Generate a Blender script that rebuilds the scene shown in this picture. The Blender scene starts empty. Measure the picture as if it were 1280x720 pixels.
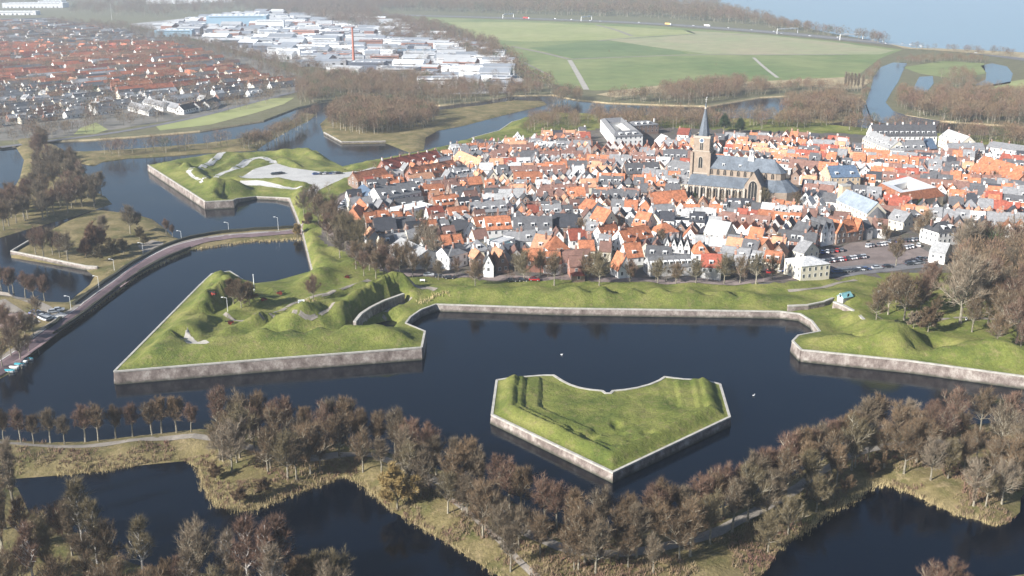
import bpy, math, random
import numpy as np
from mathutils import Vector, Matrix
from mathutils.geometry import delaunay_2d_cdt
from mathutils.bvhtree import BVHTree
R = math.radians
random.seed(7)
rng = np.random.default_rng(7)
SC = bpy.context.scene
COL = SC.collection

# ------------------------------------------------------------------ camera geometry
H = 130.0; FPX = 1300.0; PITCH = math.atan(0.32)
CP, SP = math.cos(PITCH), math.sin(PITCH)
def G(px, py, z=0.0):
    u, v = px - 640.0, py - 360.0
    t = (H - z) / (FPX * SP + v * CP)
    return (u * t, (FPX * CP - v * SP) * t)
def scr(x, y, z):
    dz = z - H
    f = y * CP - dz * SP; up = y * SP + dz * CP
    return (640 + FPX * x / f, 360 - FPX * up / f)
def inpoly(x, y, poly):
    c = False; j = len(poly) - 1
    for i in range(len(poly)):
        xi, yi = poly[i][0], poly[i][1]; xj, yj = poly[j][0], poly[j][1]
        if (yi > y) != (yj > y) and x < (xj - xi) * (y - yi) / (yj - yi) + xi: c = not c
        j = i
    return c
def inpoly_np(P, poly):
    c = np.zeros(len(P), bool); j = len(poly) - 1
    x, y = P[:, 0], P[:, 1]
    for i in range(len(poly)):
        xi, yi = poly[i][0], poly[i][1]; xj, yj = poly[j][0], poly[j][1]
        if yi != yj:
            c ^= ((yi > y) != (yj > y)) & (x < (xj - xi) * (y - yi) / (yj - yi) + xi)
        j = i
    return c
def seg_dist(P, poly, closed=True):
    """distance to a polyline, index of nearest segment, parameter along it"""
    n = len(poly); best = np.full(len(P), 1e9); idx = np.zeros(len(P), int); par = np.zeros(len(P))
    for i in range(n if closed else n - 1):
        a = np.array(poly[i][:2]); b = np.array(poly[(i + 1) % n][:2]); ab = b - a
        t = np.clip(((P - a) @ ab) / max(ab @ ab, 1e-9), 0, 1)
        d = np.hypot(*(P - (a + t[:, None] * ab)).T)
        m = d < best
        best[m] = d[m]; idx[m] = i; par[m] = t[m]
    return best, idx, par
def sstep(x, a, b):
    t = np.clip((x - a) / (b - a), 0, 1); return t * t * (3 - 2 * t)
def vnoise(P, s, seed=0):
    """cheap smooth value noise"""
    q = P / s; i = np.floor(q).astype(int); f = q - i; f = f * f * (3 - 2 * f)
    def h(a, b):
        n = np.sin(a * 127.1 + b * 311.7 + seed * 74.7) * 43758.5453
        return n - np.floor(n)
    x0, y0 = i[:, 0], i[:, 1]
    return (h(x0, y0) * (1 - f[:, 0]) + h(x0 + 1, y0) * f[:, 0]) * (1 - f[:, 1]) + (h(x0, y0 + 1) * (1 - f[:, 0]) + h(x0 + 1, y0 + 1) * f[:, 0]) * f[:, 1]

# ------------------------------------------------------------------ materials
MATS = {}
def mat(name, col, rough=0.85, var=0.25, scale=1.0, col2=None, bump=0.0, bscale=None, spec=0.3, rand=0.0, metal=0.0, coords='Object', fine=None, stops=(0.35, 0.65)):
    if name in MATS: return MATS[name]
    m = bpy.data.materials.new(name); m.use_nodes = True; nt = m.node_tree; N = nt.nodes; L = nt.links
    b = N['Principled BSDF']; b.inputs['Roughness'].default_value = rough
    b.inputs['Specular IOR Level'].default_value = spec; b.inputs['Metallic'].default_value = metal
    tc = N.new('ShaderNodeTexCoord'); geo = N.new('ShaderNodeNewGeometry')
    src = tc.outputs['Object'] if coords == 'Object' else geo.outputs['Position']
    no = N.new('ShaderNodeTexNoise'); no.inputs['Scale'].default_value = scale; no.inputs['Detail'].default_value = 5; no.inputs['Roughness'].default_value = 0.62
    L.new(src, no.inputs['Vector'])
    rp = N.new('ShaderNodeValToRGB'); rp.color_ramp.elements[0].position = stops[0]; rp.color_ramp.elements[1].position = stops[1]
    c2 = col2 if col2 else tuple(min(1, c * (1 + var)) for c in col)
    c1 = col if col2 else tuple(c * (1 - var) for c in col)
    rp.color_ramp.elements[0].color = (*c1, 1); rp.color_ramp.elements[1].color = (*c2, 1)
    L.new(no.outputs['Fac'], rp.inputs['Fac']); out = rp.outputs['Color']
    if fine:
        n2 = N.new('ShaderNodeTexNoise'); n2.inputs['Scale'].default_value = fine[0]; n2.inputs['Detail'].default_value = 4; L.new(src, n2.inputs['Vector'])
        mr = N.new('ShaderNodeMapRange'); mr.inputs['From Min'].default_value = 0.3; mr.inputs['From Max'].default_value = 0.7
        mr.inputs['To Min'].default_value = 1 - fine[1]; mr.inputs['To Max'].default_value = 1 + fine[1]; L.new(n2.outputs['Fac'], mr.inputs['Value'])
        mx = N.new('ShaderNodeVectorMath'); mx.operation = 'SCALE'; L.new(out, mx.inputs[0]); L.new(mr.outputs[0], mx.inputs['Scale']); out = mx.outputs[0]
    if rand:
        oi = N.new('ShaderNodeObjectInfo'); mr = N.new('ShaderNodeMapRange'); mr.inputs['To Min'].default_value = 1 - rand; mr.inputs['To Max'].default_value = 1 + rand
        L.new(oi.outputs['Random'], mr.inputs['Value'])
        mx = N.new('ShaderNodeVectorMath'); mx.operation = 'SCALE'; L.new(out, mx.inputs[0]); L.new(mr.outputs[0], mx.inputs['Scale']); out = mx.outputs[0]
    L.new(out, b.inputs['Base Color'])
    if bump:
        nb = N.new('ShaderNodeTexNoise'); nb.inputs['Scale'].default_value = bscale or scale * 4; nb.inputs['Detail'].default_value = 5; L.new(src, nb.inputs['Vector'])
        bp = N.new('ShaderNodeBump'); bp.inputs['Strength'].default_value = min(bump, 1); bp.inputs['Distance'].default_value = max(0.1, bump)
        L.new(nb.outputs['Fac'], bp.inputs['Height']); L.new(bp.outputs[0], b.inputs['Normal'])
    MATS[name] = m; return m

def grass_mat(name, a, b2, c, brown, wrld=True):
    """three greens with brown worn patches"""
    m = bpy.data.materials.new(name); m.use_nodes = True; nt = m.node_tree; N = nt.nodes; L = nt.links
    b = N['Principled BSDF']; b.inputs['Roughness'].default_value = 0.9; b.inputs['Specular IOR Level'].default_value = 0.15
    geo = N.new('ShaderNodeNewGeometry')
    def noise(s, d=5, r=0.6):
        n = N.new('ShaderNodeTexNoise'); n.inputs['Scale'].default_value = s; n.inputs['Detail'].default_value = d; n.inputs['Roughness'].default_value = r
        L.new(geo.outputs['Position'], n.inputs['Vector']); return n.outputs['Fac']
    r1 = N.new('ShaderNodeValToRGB'); L.new(noise(0.09), r1.inputs['Fac'])
    r1.color_ramp.elements[0].position = 0.33; r1.color_ramp.elements[0].color = (*a, 1)
    r1.color_ramp.elements[1].position = 0.68; r1.color_ramp.elements[1].color = (*c, 1)
    e = r1.color_ramp.elements.new(0.5); e.color = (*b2, 1)
    r2 = N.new('ShaderNodeValToRGB'); L.new(noise(0.35, 8, 0.7), r2.inputs['Fac'])
    r2.color_ramp.elements[0].position = 0.52; r2.color_ramp.elements[0].color = (0, 0, 0, 1)
    r2.color_ramp.elements[1].position = 0.72; r2.color_ramp.elements[1].color = (1, 1, 1, 1)
    mx = N.new('ShaderNodeMix'); mx.data_type = 'RGBA'; L.new(r2.outputs[0], mx.inputs[0]); L.new(r1.outputs[0], mx.inputs[6]); mx.inputs[7].default_value = (*brown, 1)
    mr = N.new('ShaderNodeMapRange'); mr.inputs['From Min'].default_value = 0.3; mr.inputs['From Max'].default_value = 0.7
    mr.inputs['To Min'].default_value = 0.66; mr.inputs['To Max'].default_value = 1.34; L.new(noise(0.9, 9, 0.8), mr.inputs['Value'])
    sc = N.new('ShaderNodeVectorMath'); sc.operation = 'SCALE'; L.new(mx.outputs[2], sc.inputs[0]); L.new(mr.outputs[0], sc.inputs['Scale'])
    L.new(sc.outputs[0], b.inputs['Base Color'])
    bp = N.new('ShaderNodeBump'); bp.inputs['Strength'].default_value = 0.9; bp.inputs['Distance'].default_value = 0.5
    L.new(noise(1.1, 6, 0.7), bp.inputs['Height']); L.new(bp.outputs[0], b.inputs['Normal'])
    MATS[name] = m; return m

def water_mat(name, col, bscale, bstr, rough=0.06):
    m = bpy.data.materials.new(name); m.use_nodes = True; nt = m.node_tree; N = nt.nodes; L = nt.links
    b = N['Principled BSDF']; b.inputs['Base Color'].default_value = (*col, 1); b.inputs['Roughness'].default_value = rough
    b.inputs['IOR'].default_value = 1.333; b.inputs['Specular IOR Level'].default_value = 0.5
    geo = N.new('ShaderNodeNewGeometry'); mp = N.new('ShaderNodeMapping'); mp.inputs['Scale'].default_value = (1, 2.2, 1); mp.inputs['Rotation'].default_value = (0, 0, 0.25)
    L.new(geo.outputs['Position'], mp.inputs['Vector'])
    n1 = N.new('ShaderNodeTexNoise'); n1.inputs['Scale'].default_value = bscale; n1.inputs['Detail'].default_value = 6; n1.inputs['Roughness'].default_value = 0.6; L.new(mp.outputs[0], n1.inputs['Vector'])
    # calm and rippled areas alternate over tens of metres
    n2 = N.new('ShaderNodeTexNoise'); n2.inputs['Scale'].default_value = 0.022; n2.inputs['Detail'].default_value = 3; L.new(mp.outputs[0], n2.inputs['Vector'])
    mr = N.new('ShaderNodeMapRange'); mr.inputs['From Min'].default_value = 0.35; mr.inputs['From Max'].default_value = 0.65
    mr.inputs['To Min'].default_value = bstr * 0.15; mr.inputs['To Max'].default_value = bstr; L.new(n2.outputs['Fac'], mr.inputs['Value'])
    bp = N.new('ShaderNodeBump'); bp.inputs['Distance'].default_value = 0.12; L.new(mr.outputs[0], bp.inputs['Strength'])
    L.new(n1.outputs['Fac'], bp.inputs['Height']); L.new(bp.outputs[0], b.inputs['Normal'])
    MATS[name] = m; return m

GRASS = grass_mat('grass', (0.085, 0.112, 0.024), (0.145, 0.163, 0.038), (0.22, 0.215, 0.065), (0.20, 0.17, 0.075))
TOWNG = grass_mat('town_ground', (0.10, 0.09, 0.08), (0.13, 0.11, 0.095), (0.10, 0.10, 0.10), (0.07, 0.09, 0.03))
BANK = grass_mat('bank_ground', (0.10, 0.10, 0.035), (0.165, 0.135, 0.06), (0.25, 0.20, 0.10), (0.30, 0.23, 0.13))
MAINL = grass_mat('mainland_ground', (0.12, 0.12, 0.06), (0.15, 0.14, 0.08), (0.17, 0.17, 0.09), (0.18, 0.15, 0.11))
WATER = water_mat('water', (0.001, 0.0028, 0.007), 0.55, 0.50, .05)
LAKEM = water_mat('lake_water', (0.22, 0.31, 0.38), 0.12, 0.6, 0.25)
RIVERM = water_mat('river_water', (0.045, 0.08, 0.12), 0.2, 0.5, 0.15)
BED = mat('ground_bed', (0.10, 0.09, 0.06), var=0.2, scale=0.02, coords='W')
FIELD = {
 'a': mat('field_yellow', (0.25, 0.28, 0.10), scale=0.006, col2=(0.33, 0.33, 0.15), coords='W', fine=(0.05, .12)),
 'b': mat('field_dark', (0.11, 0.16, 0.06), scale=0.008, col2=(0.16, 0.20, 0.08), coords='W', fine=(0.05, .12)),
 'c': mat('field_green', (0.12, 0.17, 0.055), scale=0.006, col2=(0.23, 0.25, 0.10), coords='W', fine=(0.05, .14)),
 'd': mat('field_tan', (0.33, 0.29, 0.18), scale=0.01, col2=(0.27, 0.29, 0.15), coords='W', fine=(0.05, .12)),
}
REEDG = mat('dry_reed_ground', (0.36, 0.29, 0.17), var=.25, scale=0.08, coords='W', fine=(.6, .2))
PATHM = mat('path_gravel', (0.25, 0.22, 0.185), var=.15, scale=0.3, coords='W', fine=(2, .12))
SAND = mat('pale_path', (0.38, 0.355, 0.31), var=.12, scale=0.2, coords='W', fine=(1.5, .1))
ASPH = mat('asphalt', (0.16, 0.155, 0.16), var=.15, scale=0.2, coords='W', fine=(2, .1))
ROADB = mat('road_brick', (0.17, 0.12, 0.125), var=.15, scale=0.3, coords='W', fine=(2, .12))
SQUARE = mat('square_brick', (0.20, 0.16, 0.145), var=.2, scale=0.12, coords='W', fine=(1.5, .12))
WHITEP = mat('white_paint', (0.78, 0.78, 0.76), var=.05, rand=.05)
def brickwall_mat():
    m = bpy.data.materials.new('fort_brick'); m.use_nodes = True; nt = m.node_tree; N = nt.nodes; L = nt.links
    b = N['Principled BSDF']; b.inputs['Roughness'].default_value = 0.9
    geo = N.new('ShaderNodeNewGeometry')
    mp = N.new('ShaderNodeMapping'); mp.inputs['Scale'].default_value = (1, 1, 0.75); L.new(geo.outputs['Position'], mp.inputs['Vector'])
    n = N.new('ShaderNodeTexNoise'); n.inputs['Scale'].default_value = 0.28; n.inputs['Detail'].default_value = 10; n.inputs['Roughness'].default_value = 0.78; L.new(mp.outputs[0], n.inputs['Vector'])
    r = N.new('ShaderNodeValToRGB'); els = r.color_ramp.elements
    els[0].position = 0.34; els[0].color = (0.07, 0.05, 0.042, 1); els[1].position = 0.68; els[1].color = (0.46, 0.42, 0.375, 1)
    e = els.new(0.5); e.color = (0.21, 0.17, 0.15, 1)
    L.new(n.outputs['Fac'], r.inputs['Fac'])
    # wet, mossy foot of the wall
    sx = N.new('ShaderNodeSeparateXYZ'); L.new(geo.outputs['Position'], sx.inputs[0])
    nz = N.new('ShaderNodeTexNoise'); nz.inputs['Scale'].default_value = 0.6; L.new(geo.outputs['Position'], nz.inputs['Vector'])
    ad = N.new('ShaderNodeMath'); ad.operation = 'MULTIPLY_ADD'; L.new(nz.outputs['Fac'], ad.inputs[0]); ad.inputs[1].default_value = -1.2; L.new(sx.outputs['Z'], ad.inputs[2])
    mr = N.new('ShaderNodeMapRange'); mr.inputs['From Min'].default_value = -0.5; mr.inputs['From Max'].default_value = 0.5; L.new(ad.outputs[0], mr.inputs['Value'])
    mx = N.new('ShaderNodeMix'); mx.data_type = 'RGBA'; L.new(mr.outputs[0], mx.inputs[0]); mx.inputs[6].default_value = (0.05, 0.05, 0.035, 1); L.new(r.outputs[0], mx.inputs[7])
    L.new(mx.outputs[2], b.inputs['Base Color'])
    bp = N.new('ShaderNodeBump'); bp.inputs['Strength'].default_value = .6; bp.inputs['Distance'].default_value = .15; L.new(n.outputs['Fac'], bp.inputs['Height']); L.new(bp.outputs[0], b.inputs['Normal'])
    MATS['fort_brick'] = m; return m
FBRICK = brickwall_mat()
COPING = mat('coping_stone', (0.40, 0.38, 0.34), var=.2, scale=.6, coords='W')
# buildings
WALLS = {
 'white': mat('wall_white', (0.80, 0.79, 0.76), var=.06, scale=.6, rand=.05),
 'cream': mat('wall_cream', (0.66, 0.60, 0.48), var=.08, scale=.6, rand=.06),
 'red brick': mat('wall_red_brick', (0.30, 0.15, 0.11), var=.18, scale=1.2, rand=.12),
 'brown brick': mat('wall_brown_brick', (0.23, 0.16, 0.125), var=.18, scale=1.2, rand=.12),
 'grey': mat('wall_grey', (0.42, 0.41, 0.40), var=.1, scale=.8, rand=.1),
 'yellow brick': mat('wall_yellow_brick', (0.48, 0.37, 0.25), var=.12, scale=1.2, rand=.1),
}
def roofm(n, c, v=.22): return mat('roof_' + n, c, rough=.8, var=v, scale=.8, rand=.26, fine=(4, .2))
ROOFS = {
 'orange': roofm('orange', (0.36, 0.14, 0.072), .35), 'light orange': roofm('light_orange', (0.45, 0.235, 0.14), .25), 'red': roofm('red', (0.25, 0.07, 0.045), .3),
 'brown': roofm('brown', (0.17, 0.095, 0.075)), 'dark grey': roofm('dark_grey', (0.085, 0.085, 0.09)), 'grey': roofm('grey', (0.19, 0.19, 0.195)),
 'pale grey': roofm('pale_grey', (0.40, 0.40, 0.40)), 'black': roofm('black', (0.04, 0.042, 0.05)), 'blue slate': roofm('blue_slate', (0.09, 0.13, 0.19)),
 'bright orange': roofm('bright_orange', (0.52, 0.17, 0.09)), 'lead': mat('roof_lead', (0.26, 0.30, 0.34), rough=.55, var=.2, scale=.3, fine=(1.5, .15)), 'white': roofm('white', (0.72, 0.73, 0.74), .1), 'teal': roofm('teal', (0.16, 0.34, 0.36), .1),
}
GLASS = mat('window_glass', (0.035, 0.04, 0.05), rough=.12, var=.3, scale=.5, spec=.6)
FRAME = mat('window_frame', (0.80, 0.80, 0.78), var=.04)
CHIM = mat('chimney_brick', (0.30, 0.17, 0.13), var=.2, scale=2, rand=.25)
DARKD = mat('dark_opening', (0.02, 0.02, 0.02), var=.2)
TRUNK = mat('bark', (0.14, 0.12, 0.09), var=.35, scale=1.2, rand=.25, col2=(0.33, 0.30, 0.23))
BIRCH = mat('birch_bark', (0.55, 0.53, 0.50), var=.3, scale=2.5, col2=(0.30, 0.28, 0.26))
CROWN = {
 'brown': mat('twigs_brown', (0.136, 0.089, 0.050), var=.2, scale=.35, rand=.25, col2=(0.187, 0.130, 0.077)),
 'reddish': mat('twigs_reddish', (0.142, 0.081, 0.056), var=.2, scale=.35, rand=.2, col2=(0.187, 0.118, 0.081)),
 'grey': mat('twigs_grey', (0.139, 0.104, 0.068), var=.2, scale=.35, rand=.22, col2=(0.189, 0.146, 0.096)),
 'olive': mat('twigs_olive', (0.130, 0.104, 0.055), var=.2, scale=.35, rand=.2, col2=(0.186, 0.147, 0.081)),
 'russet': mat('twigs_russet', (0.180, 0.101, 0.061), var=.2, scale=.35, rand=.15, col2=(0.230, 0.144, 0.090)),
 'golden': mat('twigs_golden', (0.29, 0.20, 0.075), var=.2, scale=.35, rand=.1, col2=(0.38, 0.28, 0.12)),
 'pale': mat('twigs_pale', (0.207, 0.159, 0.109), var=.2, scale=.35, rand=.15, col2=(0.272, 0.218, 0.158)),
 'evergreen': mat('evergreen', (0.030, 0.055, 0.022), var=.3, scale=.5, rand=.3, col2=(0.06, 0.09, 0.03)),
}
REEDM = mat('reed', (0.44, 0.34, 0.17), var=.25, scale=.5, coords='W', col2=(0.56, 0.46, 0.26))
BRAMB = mat('bramble', (0.17, 0.09, 0.07), scale=.12, coords='W', col2=(0.24, 0.19, 0.11))

# ------------------------------------------------------------------ object helpers
THINGS = []
def link(o, parent=None):
    COL.objects.link(o)
    if parent is not None: o.parent = parent
    return o
class MB:
    def __init__(s): s.v = []; s.f = []; s.m = []; s.mats = []
    def mi(s, m):
        if m not in s.mats: s.mats.append(m)
        return s.mats.index(m)
    def poly(s, pts, m):
        b = len(s.v); s.v += [tuple(p) for p in pts]; s.f.append(tuple(range(b, b + len(pts)))); s.m.append(s.mi(m))
    def box(s, x0, x1, y0, y1, z0, z1, m, skip=''):
        b = len(s.v); s.v += [(x, y, z) for z in (z0, z1) for (x, y) in ((x0, y0), (x1, y0), (x1, y1), (x0, y1))]
        F = {'b': (3, 2, 1, 0), 't': (4, 5, 6, 7), 's': (0, 1, 5, 4), 'e': (1, 2, 6, 5), 'n': (2, 3, 7, 6), 'w': (3, 0, 4, 7)}
        i = s.mi(m)
        for k, f in F.items():
            if k not in skip: s.f.append(tuple(b + q for q in f)); s.m.append(i)
    def prism(s, pts, z0, z1, m, mtop=None, taper=1.0):
        n = len(pts); cx = sum(p[0] for p in pts) / n; cy = sum(p[1] for p in pts) / n
        area = sum(pts[i][0] * pts[(i + 1) % n][1] - pts[(i + 1) % n][0] * pts[i][1] for i in range(n))
        if area < 0: pts = pts[::-1]
        b = len(s.v); s.v += [(p[0], p[1], z0) for p in pts] + [(cx + (p[0] - cx) * taper, cy + (p[1] - cy) * taper, z1) for p in pts]
        i = s.mi(m)
        for k in range(n):
            s.f.append((b + k, b + (k + 1) % n, b + n + (k + 1) % n, b + n + k)); s.m.append(i)
        s.f.append(tuple(b + n + k for k in range(n))); s.m.append(s.mi(mtop or m))
    def cyl(s, x, y, z0, z1, r0, r1, m, n=8, cap=True):
        b = len(s.v)
        for (z, r) in ((z0, r0), (z1, r1)):
            s.v += [(x + r * math.cos(2 * math.pi * k / n), y + r * math.sin(2 * math.pi * k / n), z) for k in range(n)]
        i = s.mi(m)
        for k in range(n): s.f.append((b + k, b + (k + 1) % n, b + n + (k + 1) % n, b + n + k)); s.m.append(i)
        if cap: s.f.append(tuple(b + n + k for k in range(n))); s.m.append(i)
    def tube(s, p, q, r0, r1, m, n=5):
        p = Vector(p); q = Vector(q); d = (q - p)
        if d.length < 1e-6: return
        d.normalize(); a = d.orthogonal().normalized(); c = d.cross(a); b = len(s.v)
        for (o, r) in ((p, r0), (q, r1)):
            for k in range(n):
                t = 2 * math.pi * k / n; s.v.append(tuple(o + a * (r * math.cos(t)) + c * (r * math.sin(t))))
        i = s.mi(m)
        for k in range(n): s.f.append((b + k, b + (k + 1) % n, b + n + (k + 1) % n, b + n + k)); s.m.append(i)
    def mesh(s, name, smooth=False):
        me = bpy.data.meshes.new(name); me.from_pydata(s.v, [], s.f)
        for m in s.mats: me.materials.append(m)
        me.polygons.foreach_set('material_index', s.m)
        if smooth: me.polygons.foreach_set('use_smooth', [True] * len(s.f))
        me.update(); return me
    def build(s, name, parent=None, smooth=False):
        return link(bpy.data.objects.new(name, s.mesh(name, smooth)), parent)
def thing(name, cat, label, group=None, loc=(0, 0, 0), rz=0.0, obj=None):
    o = obj
    if o is None:
        o = bpy.data.objects.new(name, None); o.empty_display_size = 1; link(o)
    o.location = loc; o.rotation_euler = (0, 0, rz); o['category'] = cat; o['label'] = label
    if group: o['group'] = group
    THINGS.append(o); return o
def struct(o, kind='structure', label=None):
    o['kind'] = kind
    if label: o['label'] = label
    return o
ORD = ['', 'first', 'second', 'third', 'fourth', 'fifth', 'sixth', 'seventh', 'eighth', 'ninth', 'tenth', 'eleventh', 'twelfth', 'thirteenth', 'fourteenth', 'fifteenth', 'sixteenth', 'seventeenth', 'eighteenth', 'nineteenth', 'twentieth']
def ordinal(n):
    if n <= 20: return ORD[n]
    t = {2: 'twenty', 3: 'thirty', 4: 'forty', 5: 'fifty', 6: 'sixty', 7: 'seventy', 8: 'eighty', 9: 'ninety'}[n // 10]
    if n % 10 == 0: return t[:-1] + 'ieth'
    return t + '-' + ORD[n % 10]
def finish_labels():
    by = {}
    for o in THINGS: by.setdefault(o['label'], []).append(o)
    for lab, os_ in by.items():
        if len(os_) == 1: continue
        os_.sort(key=lambda o: scr(*o.location)[0])
        n = len(os_)
        for i, o in enumerate(os_):
            if i == 0: w = 'leftmost'
            elif i == n - 1: w = 'rightmost'
            elif i <= (n - 1) // 2: w = ordinal(i + 1) + ' from left'
            else: w = ordinal(n - i) + ' from right'
            o['label'] = lab + ', ' + w
    for o in THINGS:
        if len(o['label'].split()) > 16: print('LONG', o['label'])

# ------------------------------------------------------------------ terrain
TERR = {}
def sheet(name, poly, z_edge, hfn, m, fine=3.0, coarse=None, band=45, smooth=True, skirt=-3.0, zones=None):
    """one land sheet: poly = [(x,y)...] world, z_edge list or number, hfn(P, d, idx, zedge)->z"""
    n = len(poly)
    ze = z_edge if isinstance(z_edge, (list, tuple)) else [z_edge] * n
    B = []; ZB = []
    for i in range(n):
        a = poly[i]; b = poly[(i + 1) % n]; L_ = math.hypot(b[0] - a[0], b[1] - a[1]); k = max(1, int(L_ / max(fine, L_ / 60)))
        for j in range(k):
            t = j / k; B.append((a[0] + (b[0] - a[0]) * t, a[1] + (b[1] - a[1]) * t)); ZB.append(ze[i] + (ze[(i + 1) % n] - ze[i]) * t)
    xs = [p[0] for p in poly]; ys = [p[1] for p in poly]
    gx = np.arange(min(xs), max(xs), fine); gy = np.arange(min(ys), max(ys), fine)
    XX, YY = np.meshgrid(gx, gy); P = np.stack([XX.ravel(), YY.ravel()], 1)
    P = P + rng.uniform(-.2, .2, P.shape) * fine
    P = P[inpoly_np(P, poly)]
    d, idx, par = seg_dist(P, poly)
    keep = d > fine * 0.45
    if coarse:
        s = int(round(coarse / fine))
        key = (np.floor(P / (fine * s)).astype(int)); _, first = np.unique(key, axis=0, return_index=True)
        sp = np.zeros(len(P), bool); sp[first] = True
        keep &= (d < band) | sp
    P = P[keep]; d = d[keep]; idx = idx[keep]; par = par[keep]
    zea = np.array(ze); zi = zea[idx] * (1 - par) + zea[(idx + 1) % n] * par
    Z = hfn(P, d, idx, zi)
    nb = len(B)
    V2 = [Vector(p) for p in B] + [Vector(p) for p in P]
    vo, eo, fo, ov, oe, of = delaunay_2d_cdt(V2, [(i, (i + 1) % nb) for i in range(nb)], [], 0, 1e-4)
    zall = ZB + list(Z)
    vz = []
    for k, p in enumerate(vo):
        src = ov[k]; vz.append((p.x, p.y, float(zall[src[0]]) if src else 0.0))
    faces = []
    for f in fo:
        cx = sum(vo[i].x for i in f) / len(f); cy = sum(vo[i].y for i in f) / len(f)
        if inpoly(cx, cy, poly): faces.append(tuple(f))
    area = lambda f: (vo[f[1]].x - vo[f[0]].x) * (vo[f[2]].y - vo[f[0]].y) - (vo[f[2]].x - vo[f[0]].x) * (vo[f[1]].y - vo[f[0]].y)
    faces = [f if area(f) > 0 else f[::-1] for f in faces]
    TERR[name] = BVHTree.FromPolygons([Vector(v) for v in vz], faces)
    base = len(vz)
    if skirt is not None:
        bz = [(p[0], p[1], z) for p, z in zip(B, ZB)]
        vz += bz + [(p[0], p[1], skirt) for p in B]
        ar = sum(B[i][0] * B[(i + 1) % nb][1] - B[(i + 1) % nb][0] * B[i][1] for i in range(nb))
        for i in range(nb):
            j = (i + 1) % nb; q = (base + i, base + nb + i, base + nb + j, base + j)
            faces.append(q if ar > 0 else q[::-1])
    me = bpy.data.meshes.new(name); me.from_pydata(vz, [], faces); me.materials.append(m)
    if zones:
        for z in zones[0]: me.materials.append(z)
        C = np.array([np.mean([vz[i][:2] for i in f], axis=0) for f in faces])
        me.polygons.foreach_set('material_index', zones[1](C).astype(int).tolist())
    if smooth: me.polygons.foreach_set('use_smooth', [True] * len(faces))
    me.update(); o = link(bpy.data.objects.new(name, me)); struct(o); return o
def hz(x, y, default=1.2):
    best = None
    for t in TERR.values():
        h = t.ray_cast(Vector((x, y, 200)), Vector((0, 0, -1)))
        if h[0] is not None and (best is None or h[0].z > best): best = h[0].z
    return default if best is None else best
def on_land(x, y):
    for t in TERR.values():
        if t.ray_cast(Vector((x, y, 200)), Vector((0, 0, -1)))[0] is not None: return True
    return False
def GH(px, py, it=4):
    """pixel -> point on the terrain surface"""
    z = 1.5
    for _ in range(it):
        x, y = G(px, py, z); z = hz(x, y, 0.0)
    x, y = G(px, py, z); return (x, y, z)
def resample(pts, step):
    out = []
    for a, b in zip(pts[:-1], pts[1:]):
        L_ = math.dist(a[:2], b[:2]); n = max(1, int(L_ / step))
        out += [(a[0] + (b[0] - a[0]) * k / n, a[1] + (b[1] - a[1]) * k / n) for k in range(n)]
    out.append(tuple(pts[-1][:2])); return out
def chaikin(pts, n=2):
    for _ in range(n):
        q = [pts[0]]
        for a, b in zip(pts[:-1], pts[1:]):
            q.append(tuple(a[i] * .75 + b[i] * .25 for i in range(2))); q.append(tuple(a[i] * .25 + b[i] * .75 for i in range(2)))
        q.append(pts[-1]); pts = q
    return pts
def ribbon(name, pts, w, m, lift=0.06, drape=True, step=2.5, h=0.0, z=None, smooth=True, kind='structure'):
    pts = resample(chaikin(pts) if smooth else pts, step); mb = MB(); rows = []
    for i, p in enumerate(pts):
        a = pts[max(0, i - 1)]; b = pts[min(len(pts) - 1, i + 1)]; dx, dy = b[0] - a[0], b[1] - a[1]; l = math.hypot(dx, dy) or 1
        nx, ny = -dy / l, dx / l; row = []
        for s in (-1, -.33, .33, 1):
            x, y = p[0] + nx * w / 2 * s, p[1] + ny * w / 2 * s
            zz = (hz(x, y, 1.2) if drape else z) + lift + h
            row.append((x, y, zz))
        rows.append(row)
    for r0, r1 in zip(rows[:-1], rows[1:]):
        for k in range(3): mb.poly([r0[k], r0[k + 1], r1[k + 1], r1[k]][::-1], m)
        if h:
            for k, s in ((0, 1), (3, -1)):
                a, b = r0[k], r1[k]; q = [(a[0], a[1], a[2] - h - .3), (b[0], b[1], b[2] - h - .3), b, a]
                mb.poly(q if s < 0 else q[::-1], m)
    if h:
        for r in (rows[0], rows[-1]):
            mb.poly([(r[0][0], r[0][1], r[0][2] - h), (r[3][0], r[3][1], r[3][2] - h), r[3], r[0]], m)
    o = mb.build(name)
    if kind: struct(o, kind)
    return o
def flat(name, poly, z, m, kind='structure'):
    from mathutils.geometry import tessellate_polygon
    mb = MB(); n = len(poly)
    ar = sum(poly[i][0] * poly[(i + 1) % n][1] - poly[(i + 1) % n][0] * poly[i][1] for i in range(n))
    if ar < 0: poly = poly[::-1]
    tris = tessellate_polygon([[Vector((p[0], p[1], 0)) for p in poly]])
    mb.v = [(p[0], p[1], z) for p in poly]; mb.mi(m)
    for t in tris:
        a, b, c = [poly[i] for i in t]
        s = (b[0] - a[0]) * (c[1] - a[1]) - (c[0] - a[0]) * (b[1] - a[1])
        mb.f.append(tuple(t) if s > 0 else tuple(t[::-1])); mb.m.append(0)
    return struct(mb.build(name), kind)
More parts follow.
